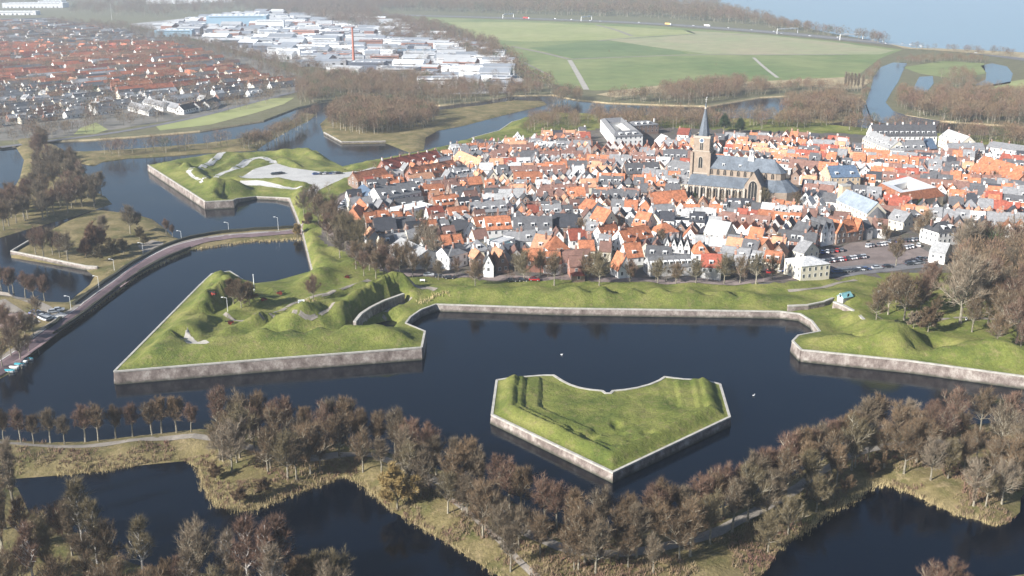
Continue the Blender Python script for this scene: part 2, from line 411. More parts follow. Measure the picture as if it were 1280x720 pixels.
def drape_patch(name, poly_px, m, lift=0.07, fine=3.0, land=None):
    poly = [GH(*p)[:2] for p in poly_px]
    xs = [p[0] for p in poly]; ys = [p[1] for p in poly]
    B = []
    for i in range(len(poly)): B += resample([poly[i], poly[(i + 1) % len(poly)]], fine)[:-1]
    XX, YY = np.meshgrid(np.arange(min(xs), max(xs), fine), np.arange(min(ys), max(ys), fine)); P = np.stack([XX.ravel(), YY.ravel()], 1)
    P = P[inpoly_np(P, poly)]
    if len(P): P = P[seg_dist(P, poly)[0] > fine * .4]
    nb = len(B)
    vo, eo, fo, *_ = delaunay_2d_cdt([Vector(p) for p in B] + [Vector(p) for p in P], [(i, (i + 1) % nb) for i in range(nb)], [], 0, 1e-4)
    vz = [(p.x, p.y, hz(p.x, p.y) + lift) for p in vo]; fs = []
    for f in fo:
        cx = sum(vo[i].x for i in f) / len(f); cy = sum(vo[i].y for i in f) / len(f)
        if inpoly(cx, cy, poly):
            s = (vo[f[1]].x - vo[f[0]].x) * (vo[f[2]].y - vo[f[0]].y) - (vo[f[2]].x - vo[f[0]].x) * (vo[f[1]].y - vo[f[0]].y)
            fs.append(tuple(f) if s > 0 else tuple(f[::-1]))
    me = bpy.data.meshes.new(name); me.from_pydata(vz, [], fs); me.materials.append(m); me.polygons.foreach_set('use_smooth', [True] * len(fs)); me.update()
    return struct(link(bpy.data.objects.new(name, me)))
def fort_wall(name, label, pts, thick=.75, batter=.5, openings=()):
    """a battered brick revetment under a stone coping; pts = [(x,y,ztop)], land on the left-hand side"""
    root = thing(name, 'wall', label, 'brick revetment walls of the fortress')
    n = len(pts); nrm = []
    for i in range(n):
        v = Vector((0, 0))
        for a, b in ((i - 1, i), (i, i + 1)):
            if a >= 0 and b < n:
                d = Vector((pts[b][0] - pts[a][0], pts[b][1] - pts[a][1])).normalized(); v += Vector((d.y, -d.x))
        v.normalize()
        # mitre
        if 0 < i < n - 1:
            d = Vector((pts[i + 1][0] - pts[i][0], pts[i + 1][1] - pts[i][1])).normalized(); c = v.dot(Vector((d.y, -d.x))); v = v / max(c, .5)
        nrm.append(v)
    mb = MB(); mc = MB()
    def off(i, k, z): return (pts[i][0] + nrm[i].x * k, pts[i][1] + nrm[i].y * k, z)
    for i in range(n - 1):
        j = i + 1
        L_ = math.dist(pts[i][:2], pts[j][:2])
        zi, zj = pts[i][2], pts[j][2]
        mb.poly([off(i, .25 + batter, -1), off(j, .25 + batter, -1), off(j, .25, zj - .35), off(i, .25, zi - .35)], FBRICK)
        for (k0, k1, z0, z1) in (((.38), (.38), -.35, .12),):
            mc.poly([off(i, .38, zi - .35), off(j, .38, zj - .35), off(j, .38, zj + .12), off(i, .38, zi + .12)], COPING)
        mc.poly([off(i, .38, zi + .12), off(j, .38, zj + .12), off(j, -thick + .38, zj + .12), off(i, -thick + .38, zi + .12)], COPING)
        mc.poly([off(i, -thick + .38, zi + .12), off(j, -thick + .38, zj + .12), off(j, -thick + .38, zj - .4), off(i, -thick + .38, zi - .4)], COPING)
        mc.poly([off(i, .25, zi - .35), off(j, .25, zj - .35), off(j, .38, zj - .35), off(i, .38, zi - .35)][::-1], COPING)
    for i in (0, n - 1):
        q = [off(i, .25 + batter, -1), off(i, -thick + .38, -1), off(i, -thick + .38, pts[i][2] - .35), off(i, .25, pts[i][2] - .35)]
        mb.poly(q if i else q[::-1], FBRICK)
        q = [off(i, .38, pts[i][2] - .35), off(i, -thick + .38, pts[i][2] - .35), off(i, -thick + .38, pts[i][2] + .12), off(i, .38, pts[i][2] + .12)]
        mc.poly(q if i else q[::-1], COPING)
    mb.build('wall_face', root); mc.build('coping', root)
    return root
# ------------------------------------------------------------------ the ground, the water and the land sheets
flat('ground', [(-7000, -800), (7000, -800), (7000, 7500), (-7000, 7500)], -3.2, BED)
flat('water', [(-1500, -300), (1500, -300), (1500, 1500), (-1500, 1500)], 0.0, WATER)

# town island: (px, py, z of the edge, height of the rampart behind it), counter-clockwise
TOWN_PX = [
 (143,464,4.4,3.4),(340,448,4.4,3.6),(527,434,4.4,3.0),(531,414,4.2,2.0),(507,404,3.4,.8),(513,396,2.6,.8),(526,387,2.6,1.5),(545,380,2.8,2.6),
 (700,385,2.8,2.8),(840,387,2.8,2.8),(975,389,2.8,1.6),(1000,392,2.8,.6),(1015,401,2.8,.6),(1025,414,3.2,1.2),(998,419,3.8,2),(991,426,4.0,2.4),(1002,437,4.2,3.2),
 (1140,451,4.2,3.4),(1280,470,4.2,3.2),(1420,492,4.2,3),
 (1560,480,4,2),(1560,300,3,1),(1480,190,3,1),(1280,172,2,1),(1160,166,2,1),(1060,160,2,2),(1000,152,2,2.5),(900,150,2,2.5),(760,146,2,3),(680,142,2,3),(640,152,3.4,3),(624,163,3.4,2),(590,172,2,2),
 (560,182,2,3),(515,193,2,3),(445,204,2,2),(428,208,2,1),(412,200,3,1.5),(395,188,4,2.5),(320,190,4,2.5),(262,195,4,2.8),(212,203,4,2.8),(185,206,4.2,2.8),(257,252,4.4,2.4),(291,250,4.4,0),(296,248,2.5,0),
 (320,245.5,1.6,.7),(345,246.5,1.6,.8),(362,247.5,2.4,2),(370,266,2.6,3),(378,287,2.6,1.6),(391,338,2.6,1.6),(370,344,1.4,1.8),(345,351,1.2,1.8),(320,354,1.4,1.6),(303,349,2,2.4),(287,339,3,3),(265,342,3.2,3),(250,356,3.6,3.2),(200,408,4,3.3)]
TOWN = [G(p[0], p[1], p[2]) for p in TOWN_PX]
TOWNA = np.array([p[3] for p in TOWN_PX])
# bumps (px, py, radius m, height m, sharpness)
def W3(px, py, z=5.5): return G(px, py, z)
TCONE = [(*W3(287,226,9), 13, 6.5), (*W3(268,338,7), 10, 2.2)]
TMOUND = [(*W3(x, y, 7.5), r, h * (1.1 if x < 560 else 1.0)) for x, y, r, h in (
 (330,414,6,2.2),(362,411,6,2.3),(398,409,6,2.3),(436,407,6,2.4),(470,410,8,1.4),(505,420,8,1.6),(240,408,9,1.4),(290,362,9,1.8),(262,370,5,2.0),(255,382,5,2.2),
 (305,372,9,2.5),(378,394,9,2.4),(400,386,9,2.8),(425,380,8,2.2),(452,370,9,3.2),(480,358,10,3.6),(500,355,9,2.2),(345,392,10,2.0),(330,400,7,1.5),
 (1125,418,12,3.0),(1100,430,10,2.0),(1232,428,9,2.8),(1205,440,8,1.5),(1160,445,9,1.6),(1060,432,8,1.0),(1075,385,7,3.0),(1095,398,8,3.4),(1110,410,9,2.4),(1060,360,10,2.0),(1262,440,8,2.0),
 (720,357,5,1.0),(752,357,5,1.0),(790,358,5,1.1),(825,358,5,1.0),(862,358,5,1.1),(905,360,5,1.0),(945,362,5,1.0),(1180,343,10,1.0))]
THOLE = [(*W3(x, y, 6.5), r, h * 1.25) for x, y, r, h in (
 (347,415,3.2,3.0),(382,412,3.2,3.0),(417,410,3.2,3.0),(454,408,3.0,2.8),(246,391,3,2.2),(262,388,4.5,3),(277,372,4.5,3),(275,354,3,2),(312,408,7,1.6),(470,392,9,3.5),(456,398,6,3),
 (736,359,3,2.6),(771,359,3,2.6),(807,360,3,2.6),(843,360,3,2.6),(882,361,3,2.6),(925,362,3,2.6),(1087,421,4,2.2),(1060,413,4,1.6),(1150,430,5,2.8),(1175,425,6,2.6),(1217,431,2.5,1.4),(1040,398,8,1.6),(490,385,8,3.0),(478,391,7,2.8))]
TOWNZ = 4.0
def town_h(P, d, idx, zi):
    A = TOWNA[idx]
    # smooth the rampart amplitude along the edge
    d2, i2, p2 = seg_dist(P, TOWN); A = TOWNA[i2] * (1 - p2) + TOWNA[(i2 + 1) % len(TOWNA)] * p2
    base = zi + (TOWNZ - zi) * sstep(d, 4, 24)
    prof = sstep(d, .8, 10) * (1 - .9 * sstep(d, 13, 21))
    z = base + A * prof
    for x, y, r, h in TMOUND:
        q = np.hypot(P[:, 0] - x, (P[:, 1] - y)); z += h * np.clip(1.25 - 1.05 * q / r + (vnoise(P, 4, 21) - .5) * .3, 0, 1) * sstep(d, 1, 8)
    for x, y, r, h in THOLE:
        q = np.hypot(P[:, 0] - x, (P[:, 1] - y)); z -= h * np.exp(-(q / r) ** 4) * sstep(d, 3, 7)
    for x, y, r, h in TCONE:
        q = np.hypot(P[:, 0] - x, (P[:, 1] - y)); z += h * np.clip(1 - q / r, 0, 1) * sstep(d, .5, 3)
    edge = sstep(70 - d, 0, 20)
    z += (vnoise(P, 9, 1) - .5) * 1.6 * sstep(d, 2, 9) * edge + (vnoise(P, 3.5, 2) - .5) * .7 * sstep(d, 1, 4) * edge
    # grassy banks of the north-west bastion
    for (pl, w, h) in NWRIDGE:
        q, _, _ = seg_dist(P, pl, False); z += h * np.clip((w * .92 - q) / (w * .62), 0, 1)
    for (pl, w, zz) in CUTS:
        q, _, _ = seg_dist(P, pl, False); k = 1 - sstep(q, w * .5, w); z = z * (1 - k) + zz * k
    q, _, _ = seg_dist(P, LOT); k = np.where(inpoly_np(P, LOT), 1.0, 1 - sstep(q, .5, 4)); z = z * (1 - k) + 4.2 * k
    return z
def PL(pts, z=5): return [G(x, y, z) for x, y in pts]
NWRIDGE = [
 (PL([(232,212),(252,222),(268,236)]), 5, 2.0), (PL([(265,201),(250,209),(236,212)]), 5, 1.6), (PL([(296,197),(281,208),(252,217)]), 5, 1.8), (PL([(330,203),(312,212),(296,222)]), 5, 1.6),
 (PL([(303,199),(296,207),(290,210)]), 4, 1.4), (PL([(355,200),(370,210),(400,216),(428,213)]), 6, 2.2), (PL([(355,193),(385,191),(400,197)]), 6, 2.4), (PL([(300,226),(350,227),(385,231),(378,243),(374,258),(385,285)]), 7, 2.4),
 (PL([(445,208),(500,199),(545,190)]), 7, 2.2), (PL([(420,235),(445,222),(470,213)]), 7, 2.2), (PL([(383,292),(392,318),(405,330)]), 8, 2.6), (PL([(398,345),(415,338),(440,333)]), 7, 2.4),
 (PL([(380,352),(400,347),(425,344)]), 5, 1.8), (PL([(345,362),(375,357),(408,350)]), 5, 1.4), (PL([(430,368),(470,355),(510,349)]), 6, 1.2)]
NWRIDGE += [(PL([(365,405),(385,395),(400,388),(418,380)], 6), 5, 2.4), (PL([(428,390),(447,378),(472,366),(500,358)], 7), 7, 3.2), (PL([(285,410),(305,402),(325,396)], 6), 4, 1.8), (PL([(255,398),(275,390),(290,388)], 6), 4, 1.8), (PL([(258,378),(275,366),(283,352)], 6), 4, 1.6), (PL([(390,370),(420,362),(450,352)], 6), 4, 1.6), (PL([(272,425),(300,424),(325,420)], 7), 6, 1.0)]
CUTS = [(PL([(228,423),(246,428)], 5), 3.5, 5.0), (PL([(300,415),(320,407),(342,400)], 5), 3.2, 4.2), (PL([(268,388),(280,384),(292,380)], 5), 3, 4.2), (PL([(282,372),(292,368),(300,364)], 5), 3, 4.0), (PL([(350,398),(372,388),(390,380)], 5), 3, 4.6), (PL([(452,398),(462,392),(480,383),(500,376)], 3), 5.5, 2.2), (PL([(1005,388),(1030,385),(1045,383)], 3), 4, 3.2), (PL([(363,292),(392,288),(410,285)], 3), 3.5, 2.6)]
LOT_PX = [(297,221),(318,211),(345,204),(365,210),(388,213),(416,217),(446,214),(447,218),(430,223),(412,231),(398,238),(391,248),(386,246),(385,238),(391,231),(370,226),(330,223.5)]
LOT = [G(x, y, 4.2) for x, y in LOT_PX]
def town_zone(C):
    d, _, _ = seg_dist(C, TOWN)
    tz = inpoly_np(C, TOWN_STREETS)
    return tz.astype(int)
TOWN_STREETS = [G(x, y, TOWNZ) for x, y in ((398,300),(406,275),(425,242),(470,222),(560,196),(600,182),(640,175),(700,168),(760,160),(840,160),(960,164),(1060,168),(1160,176),(1400,190),(1450,300),(1240,334),(1160,341),(1050,347),(960,357),(900,354),(740,352),(620,351),(520,346),(470,338),(430,318))]
sheet('town_ground', TOWN, [p[2] for p in TOWN_PX], town_h, GRASS, fine=2.2, coarse=8.8, band=48, zones=([TOWNG], town_zone))

# ravelin in the moat
RAV_PX = [(621,475),(615,518),(766,590),(912,521),(900,480),(880,475),(855,474),(831,471),(824,475.5),(812,480.5),(797,484.5),(782,487),(766,488.5),(763,491.5),(757,491.5),(753,488.5),(738,487),(724,484.5),(713,481),(703,476),(692,469),(680,469),(640,472)]
RAV = [G(x, y, 2.8) for x, y in RAV_PX]
RAVF = RAV[:5]
def rav_h(P, d, idx, zi):
    f, fi, fp = seg_dist(P, RAVF, False)
    z = zi + 2.2 * sstep(f, .3, 5.4)
    z -= .85 * sstep(f, 5.9, 6.4) + .8 * sstep(f, 8.5, 9.0) + .7 * sstep(f, 13.5, 14.0) + .1 * sstep(f, 18, 24)
    z += (vnoise(P, 5, 3) - .5) * .5 * sstep(f, 1, 6) + (vnoise(P, 1.8, 4) - .5) * .22 * sstep(f, .5, 3)
    back = sstep(d, .0, 3.0); z = zi + (z - zi) * np.maximum(back, (f - d < .5) * 1.0 * sstep(f, 0, 4) + (f - d < .5) * 0)
    for x, y, r, h in ((771,528,1.6,1.0),(735,548,2.2,.9),(742,541,1.5,.6),(810,543,1.8,.8),(790,552,1.6,.5),(715,540,1.6,.5),(777,541,1.2,.5)):
        gx, gy = G(x, y, 3.4); q = np.hypot(P[:, 0] - gx, (P[:, 1] - gy) * .7); z -= h * np.exp(-(q / r) ** 4)
    return z
sheet('ravelin_ground', RAV, 2.8, rav_h, GRASS, fine=.62)

# outer bank with the avenue
BANKN = [(-160,546),(0,549),(60,553),(110,552),(160,546),(250,536),(300,540),(360,548),(430,552),(520,575),(600,608),(690,652),(765,668),(850,655),(945,618),(1020,580),(1080,548),(1110,536),(1180,531),(1290,528),(1430,530)]
BANKS = [(1430,600),(1330,600),(1290,606),(1276,622),(1275,640),(1258,655),(1240,657),(1224,650),(1200,645),(1167,630),(1135,615),(1110,606),(1092,607),(1065,627),(1035,640),(1010,662),(977,680),(960,710),(930,740),(880,765),(780,790),(700,765),(627,722),(600,705),(570,685),(535,665),(507,647),(487,638),(472,622),(460,612),(445,602),(432,596),(420,599),(382,612),(347,626),(320,637),(297,639),(269,632),(255,607),(247,585),(232,576),(180,581),(135,588),(75,594),(22,598),(-30,603),(-160,612)]
BANK_PX = list(reversed(BANKN)) + list(reversed(BANKS))
BANKP = [G(x, y, 0.05) for x, y in BANK_PX][::-1]
def bank_h(P, d, idx, zi):
    z = .05 + 1.7 * sstep(d, 0, 7) + .35 * sstep(d, 6, 16)
    z += (vnoise(P, 8, 5) - .5) * .9 * sstep(d, 1, 8) + (vnoise(P, 2.5, 6) - .5) * .45 * sstep(d, .3, 2)
    return z
sheet('outer_bank', BANKP, .05, bank_h, BANK, fine=2.0, band=200)
def bank2(P, d, idx, zi):
    return .05 + 1.2 * sstep(d, 0, 4) + (vnoise(P, 6, 8) - .5) * .6 * sstep(d, 1, 6)
def land(name, px, m=None, h=bank2, fine=3, z=.05):
    q = [G(x, y, z) for x, y in px]
    ar = sum(q[i][0] * q[(i + 1) % len(q)][1] - q[(i + 1) % len(q)][0] * q[i][1] for i in range(len(q)))
    if ar < 0: q = q[::-1]
    return sheet(name, q, z, h, m or BANK, fine=fine, coarse=fine * 3, band=25)
land('near_bank', [(-160,596),(0,600),(22,610),(36,640),(70,662),(110,668),(135,690),(170,706),(250,716),(330,722),(400,722),(440,742),(470,800),(300,960),(-160,960)])
land('near_bank', [(1110,748),(1180,733),(1250,722),(1320,712),(1420,716),(1420,900),(1150,900)])

# causeway with the road, and the left banks
land('causeway_bank', [(375,285),(378,298),(320,301.5),(282,304.5),(237,313),(200,327.5),(175,342),(152,361),(140,368),(100,397),(65,423),(35,448),(10,468),(-40,495),(-200,560),(-260,420),(-60,366),(0,368),(30,372),(60,377),(85,378),(92,372),(112,356),(118,345),(107,337),(14,322),(14,317),(40,302),(75,281),(95,272),(120,262),(170,268),(190,274),(205,285),(216,296),(225,299),(270,290),(320,286.5)], fine=2.5)
land('wooded_bank', [(-200,330),(0,297),(37,286),(95,270),(140,255),(132,246),(120,240),(112,225),(100,205),(70,182),(40,172),(15,176),(30,200),(25,222),(12,245),(-40,262),(-200,290)], fine=3.5)
land('wooded_spit', [(60,196),(117,208),(130,202),(160,198),(200,196),(250,192),(320,188),(335,178),(365,161),(388,150),(395,143),(380,142),(355,156),(325,170),(250,180),(190,185),(110,190),(70,188)], fine=4)
land('wooded_island', [(405,168),(427,180),(482,179),(512,191),(530,187),(532,172),(548,163),(580,157),(622,146),(684,131),(680,127),(640,126),(600,132),(552,138),(500,134),(440,131),(415,142),(400,155)], fine=4)

land('wooded_ravelin', [(966,147),(985,131),(1040,125),(1076,133),(1080,148),(1040,154),(990,153)], fine=4)
# mainland beyond the moats
MAIN_PX = [(-300,192),(0,184),(15,181),(60,176),(110,174),(170,170),(250,163),(330,150),(372,134),(400,128),(440,122),(500,128),(550,131),(600,126),(640,119),(690,118),(720,124),(760,128),(840,131),(885,132),(950,121),(1010,118),(1075,121),(1086,130),(1112,140),(1170,150),(1280,158),(1500,165),(1700,160)]
MAIN = [G(x, y, 1.0) for x, y in MAIN_PX] + [(6900, 1200), (6900, 7400), (-6900, 7400), (-6900, 700)]
flat('mainland', MAIN, 1.0, MAINL)
mbm = MB()
for a, b in zip(MAIN[:len(MAIN_PX) - 1], MAIN[1:len(MAIN_PX)]): mbm.poly([(a[0], a[1] - 3, -.5), (b[0], b[1] - 3, -.5), (b[0], b[1], 1.0), (a[0], a[1], 1.0)], REEDG)
struct(mbm.build('mainland_shore'))
TERR['mainland'] = BVHTree.FromPolygons([Vector((x, y, 1.0)) for x, y in MAIN], [tuple(range(len(MAIN)))])
from mathutils.geometry import tessellate_polygon
TERR['mainland'] = BVHTree.FromPolygons([Vector((x, y, 1.0)) for x, y in MAIN], [tuple(t) for t in tessellate_polygon([[Vector((x, y, 0)) for x, y in MAIN]])])
def fpx(name, px, z, m): return flat(name, [G(x, y, z) for x, y in px], z, m)
LAKE_PX = [(790,-4),(860,6),(920,15),(962,24),(1000,33),(1040,42),(1090,50),(1110,55),(1140,60),(1200,62),(1240,64),(1300,67),(1500,80),(1900,60),(2600,0),(2600,-30),(790,-30)]
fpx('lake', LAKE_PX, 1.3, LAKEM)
fpx('beach', [(1110,54.5),(1140,59.5),(1200,61.5),(1300,66.5),(1500,80),(1500,84),(1280,72),(1190,64.5),(1130,60.5)], 1.36, REEDG)
fpx('field', [(490,20),(640,25),(800,31),(960,43),(1060,53),(1128,62),(1100,73),(1070,96),(960,101),(880,104),(830,108),(800,112),(740,113),(700,107),(660,98),(630,78),(590,52),(540,35)], 1.08, FIELD['c'])
fpx('field', [(560,28),(650,27.5),(760,32),(860,38),(870,42),(750,50),(650,52),(600,48)], 1.14, FIELD['a'])
fpx('field', [(855,38),(960,44),(1055,54),(1118,63),(1100,68),(960,68.5),(880,67),(820,59),(760,50),(870,43)], 1.14, FIELD['d'])
fpx('field', [(660,60),(745,50.5),(780,53),(850,64),(860,67),(720,74),(690,66)], 1.14, FIELD['b'])
fpx('dry_reeds', [(745,118),(780,112),(830,106),(880,104),(960,101),(1065,96),(1090,100),(1075,112),(1000,107),(930,113),(880,113),(820,116),(770,122)], 1.16, REEDG)
for i, (pts, w) in enumerate((([(748,51),(800,46),(880,42),(960,44)],7),([(712,74),(760,72),(870,68),(960,68.5),(1060,68)],7),([(640,58),(680,66),(712,74)],7),([(745,31),(770,37),(790,45)],8),([(712,75),(722,92),(733,112)],6),([(942,72),(955,84),(972,97)],4),([(655,78),(675,88),(690,96)],3),([(650,84),(668,92),(680,98)],3))):
    ribbon('farm_track', [G(x, y, 1.2) for x, y in pts], w, PATHM if i not in (4,5) else SAND, drape=False, z=1.2, step=20, lift=0)
ribbon('motorway', [G(x, y, 1.2) for x, y in ((420,17),(490,18.5),(640,22.5),(800,28),(960,39.5),(1060,49),(1150,58),(1230,66),(1290,74),(1400,90))], 46, ASPH, drape=False, z=1.25, step=30, lift=0)
ribbon('motorway_reservation', [G(x, y, 1.2) for x, y in ((420,17),(490,18.5),(640,22.5),(800,28),(960,39.5),(1060,49),(1150,58),(1230,66),(1290,74),(1400,90))], 4, SAND, drape=False, z=1.33, step=30, lift=0)
# rivers and ponds in the marsh on the right
RIVERS = []
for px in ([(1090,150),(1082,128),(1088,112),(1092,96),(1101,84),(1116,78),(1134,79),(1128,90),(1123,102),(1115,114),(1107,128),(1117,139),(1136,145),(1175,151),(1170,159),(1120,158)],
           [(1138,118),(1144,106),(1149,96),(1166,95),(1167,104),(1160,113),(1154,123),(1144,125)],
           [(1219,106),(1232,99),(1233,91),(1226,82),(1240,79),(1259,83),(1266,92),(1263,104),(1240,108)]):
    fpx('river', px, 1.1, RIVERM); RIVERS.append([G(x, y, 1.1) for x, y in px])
fpx('meadow', [(1128,84),(1180,76),(1230,79),(1232,92),(1190,98),(1150,92)], 1.1, FIELD['c'])
fpx('meadow', [(1225,108),(1300,96),(1300,125),(1235,118)], 1.1, FIELD['a'])
# west mainland: playing field along the moat, streets
fpx('meadow', [(195,158),(240,147),(290,134),(340,123),(368,122),(355,130),(320,141),(262,156),(200,163)], 1.1, FIELD['a'])
fpx('meadow', [(92,168),(100,160),(120,153),(135,162),(120,167)], 1.12, FIELD['a'])
ribbon('road', [G(x, y, 1.2) for x, y in ((0,184),(60,176),(130,168),(200,156),(260,143),(330,124),(380,112),(420,104))], 7, ASPH, drape=False, z=1.2, step=20, lift=0)
ribbon('road', [G(x, y, 1.2) for x, y in ((-40,136),(60,132),(160,126),(240,118),(330,108))], 7, ASPH, drape=False, z=1.2, step=20, lift=0)
fpx('industrial_yard', [(160,30),(300,16),(420,24),(500,30),(560,48),(620,70),(655,100),(640,116),(560,118),(480,100),(420,88),(340,75),(250,50)], 1.06, mat('yard_concrete', (.34,.33,.32), scale=.02, coords='W', fine=(.3,.2)))
fpx('suburb_ground', [(-80,178),(-80,24),(60,22),(200,40),(330,78),(400,104),(330,128),(240,146),(130,164),(60,174)], 1.05, mat('suburb_soil', (.12,.115,.095), scale=.05, coords='W', col2=(.21,.19,.165)))

# ------------------------------------------------------------------ revetment walls
def WP(idx): return [(*G(p[0], p[1], p[2]), p[2]) for p in (TOWN_PX[i % len(TOWN_PX)] for i in idx)]
def clip_right(pts): return pts
fort_wall('revetment', 'long brick wall along the front of the left bastion above the dark moat', WP([0,1,2]))
fort_wall('revetment', 'short shaded brick wall at the right corner of the left bastion', WP([2,3,4]))
fort_wall('revetment', 'brick wall of the straight curtain facing the moat behind the pentagonal island', WP(range(7, 11)))
fort_wall('revetment', 'curved brick wall of the little basin beside the left bastion', WP(range(4, 8)))
fort_wall('revetment', 'curved brick wall at the notch beside the right bastion', WP(range(10, 14)))
fort_wall('revetment', 'brick wall around the tip of the right bastion', WP(range(13, 17)))
fort_wall('revetment', 'long pale brick wall along the front of the right bastion', WP([16,17,18,19]))
fort_wall('revetment', 'low wall along the left edge of the left bastion', WP([55,56,57,58,0]))
fort_wall('revetment', 'brick wall of the far bastion with the pale car park, left face', WP([41,42,43]) if False else WP([42,43]))
fort_wall('revetment', 'short brick wall at the near corner of the far bastion', WP([43,44,45]))
fort_wall('revetment', 'curved low brick wall behind the upper left basin', WP([45,46,47,48]))
fort_wall('revetment', 'brick wall running down from the far bastion past the causeway to the left bastion', WP([48,49,50,51]))
fort_wall('revetment', 'brick wall at the far northern bastion tip by the spit', WP([29,30,31,32]))
fort_wall('revetment', 'brick wall around the two front faces of the pentagonal island', [(*p, 2.8) for p in RAV[:5]])
fort_wall('revetment', 'curved stone edge on the rear of the pentagonal island', [(*p, 2.8) for p in RAV[4:] + RAV[:1]], thick=.9, batter=.1)
fort_wall('revetment', 'brick wall of the small tree island beside the causeway', [(*G(x, y, 2.0), 2.0) for x, y in ((40,298),(14,313.5),(107,332),(122,333))])
fort_wall('revetment', 'curved inner brick wall on the right bastion slope', [(*G(x, y, 6.0), 6.0) for x, y in ((1042,377),(1055,382),(1068,389),(1078,398),(1087,409))][::1], thick=1.2)
fort_wall('revetment', 'shaded curved casemate wall in the sunken yard of the left bastion', [(*G(x, y, 5.6), 5.6) for x, y in ((444,402),(452,392),(464,384),(480,376),(505,367))][::1], thick=1.2)
fort_wall('revetment', 'brick flank wall under the little blue roof on the right', [(*G(x, y, 5.0), 5.0) for x, y in ((985,382),(1010,381),(1030,377),(1045,371))], thick=1)
for nm, lab, px, z in (('revetment', 'pale coping wall of the wooded island, left end', ((405,165),(427,177),(482,176)), 1.6),):
    fort_wall(nm, lab, [(*G(x, y, z), z) for x, y in px])

# roads and paths draped on the land
ROAD = [G(x, y, 1.4) for x, y in ((384,286),(365,290),(320,293),(270,297),(230,306),(197,319),(165,339),(150,352),(120,373),(95,392),(65,412),(40,431),(15,449),(-30,475),(-120,520))]
ribbon('road', ROAD, 7.5, ROADB, lift=.25)
ribbon('road_edge_line', [(x - 2.6, y + 1.6) for x, y in ROAD], .35, mat('road_paint', (.7,.7,.68), var=.1, coords='W'), lift=.27)
ribbon('pavement', [(x - 3.6, y + 2.6) for x, y in ROAD], 2.0, PATHM, lift=.30)
for px in ([(-20,364),(20,370),(45,378),(62,388),(75,400)],[(0,376),(25,392),(45,404)]): ribbon('path', [G(x, y, 1.2) for x, y in px], 4, PATHM, lift=.08)
AVEN = [(-80,553),(0,550),(60,555),(95,557),(155,551),(210,546),(260,546),(310,560),(362,578),(430,568),(470,566),(515,588),(560,607),(610,630),(660,668),(705,688),(760,694),(802,691),(850,680),(890,667),(937,645),(985,618),(1035,580),(1070,566),(1110,556),(1180,552),(1290,556),(1400,560)]
ribbon('path', [G(x, y, 1.8) for x, y in AVEN], 3.4, PATHM, lift=.1)
ribbon('path', [G(x, y, 1.8) for x, y in ((515,592),(560,622),(610,660),(650,700),(690,735))], 1.6, PATHM, lift=.09)
drape_patch('pale_yard', [(224,417),(234,417),(262,428),(258,430),(243,430),(230,426)], SAND, lift=.12, fine=1.6)
LOTM = mat('pale_paving', (.44,.43,.41), var=.1, scale=.15, coords='W', fine=(1.2,.1))
drape_patch('crossing', [(62,397),(76,391),(84,394),(70,401)], LOTM, lift=.34, fine=1.5)
drape_patch('gravel_yard', [(172,307),(190,300),(204,303),(205,309),(180,316)], PATHM)
drape_patch('car_park', LOT_PX, LOTM)
drape_patch('ground_patch', [(0,395),(20,388),(32,395),(26,404),(8,410),(-30,412)], mat('dirt', (.30,.22,.19), coords='W', fine=(1,.1)))
for px, w in (([(236,213),(256,207),(272,201),(292,197)],4),([(234,212),(252,226)],2),([(255,223),(275,217),(298,210)],3.5),([(299,209),(312,199),(330,196),(342,204)],5),([(300,234),(330,232),(376,234)],4),([(430,222),(446,216),(470,210)],4)):
    ribbon('pale_path', [GH(x, y)[:2] for x, y in px], w, LOTM, lift=.1)
for px, w in (([(340,400),(352,388),(372,377),(398,370),(430,361),(462,350)],2.2),([(366,404),(392,400),(418,395)],1.6),([(505,367),(520,370),(535,376),(545,379)],2.6),([(473,402),(480,390),(500,380),(515,375)],1.6),([(985,364),(1010,362),(1040,356),(1070,350)],2.2),([(280,392),(300,402),(330,394)],1.5),([(1160,400),(1200,397),(1250,399),(1290,405)],2.4),([(1095,395),(1120,402),(1160,400)],1.2)):
    ribbon('path', [GH(x, y)[:2] for x, y in px], w, PATHM, lift=.1)
drape_patch('square', [(1012,347),(1015,332),(1030,318),(1062,304),(1100,300),(1140,304),(1166,318),(1160,331),(1110,338),(1060,346)], SQUARE)
drape_patch('square_lane', [(1046,334),(1090,330),(1150,330),(1158,334),(1110,340),(1060,346),(1040,346)], ASPH, lift=.12)
STREETS = [[(420,262),(430,246),(455,234),(500,220),(570,205)],[(500,342),(560,346),(640,348),(740,349),(860,350),(950,352),(1010,344)],[(410,282),(425,300),(455,320),(500,342)],[(840,262),(880,262),(940,262),(990,250)]]
for s in STREETS: ribbon('street', [GH(x, y)[:2] for x, y in s], 6, SQUARE, lift=.12)
# ------------------------------------------------------------------ houses
WIN = {}
def win_mesh(w, h, kind=0):
    k = (round(w, 1), round(h, 1))
    if k not in WIN:
        mb = MB(); a, b = k[0] / 2, k[1] / 2
        mb.box(-a, a, -.05, 0, -b, b, FRAME, skip='n')
        for s in (-1, 1):
            x0, x1 = (-a + .1, -.04) if s < 0 else (.04, a - .1)
            mb.poly([(x0, -.062, -b + .1), (x1, -.062, -b + .1), (x1, -.062, b - .1), (x0, -.062, b - .1)], GLASS)
        WIN[k] = mb.mesh('window')
    return WIN[k]
def win_quads(mb, T, w, h):
    """window as plain pattern in the wall of a small far house; T maps local (x, out, z)"""
    a, b = w / 2, h / 2
    mb.poly([T(-a, .03, -b), T(a, .03, -b), T(a, .03, b), T(-a, .03, b)], FRAME)
    a -= .1; b -= .1
    mb.poly([T(-a, .045, -b), T(a, .045, -b), T(a, .045, b), T(-a, .045, b)], GLASS)
DORM = {}
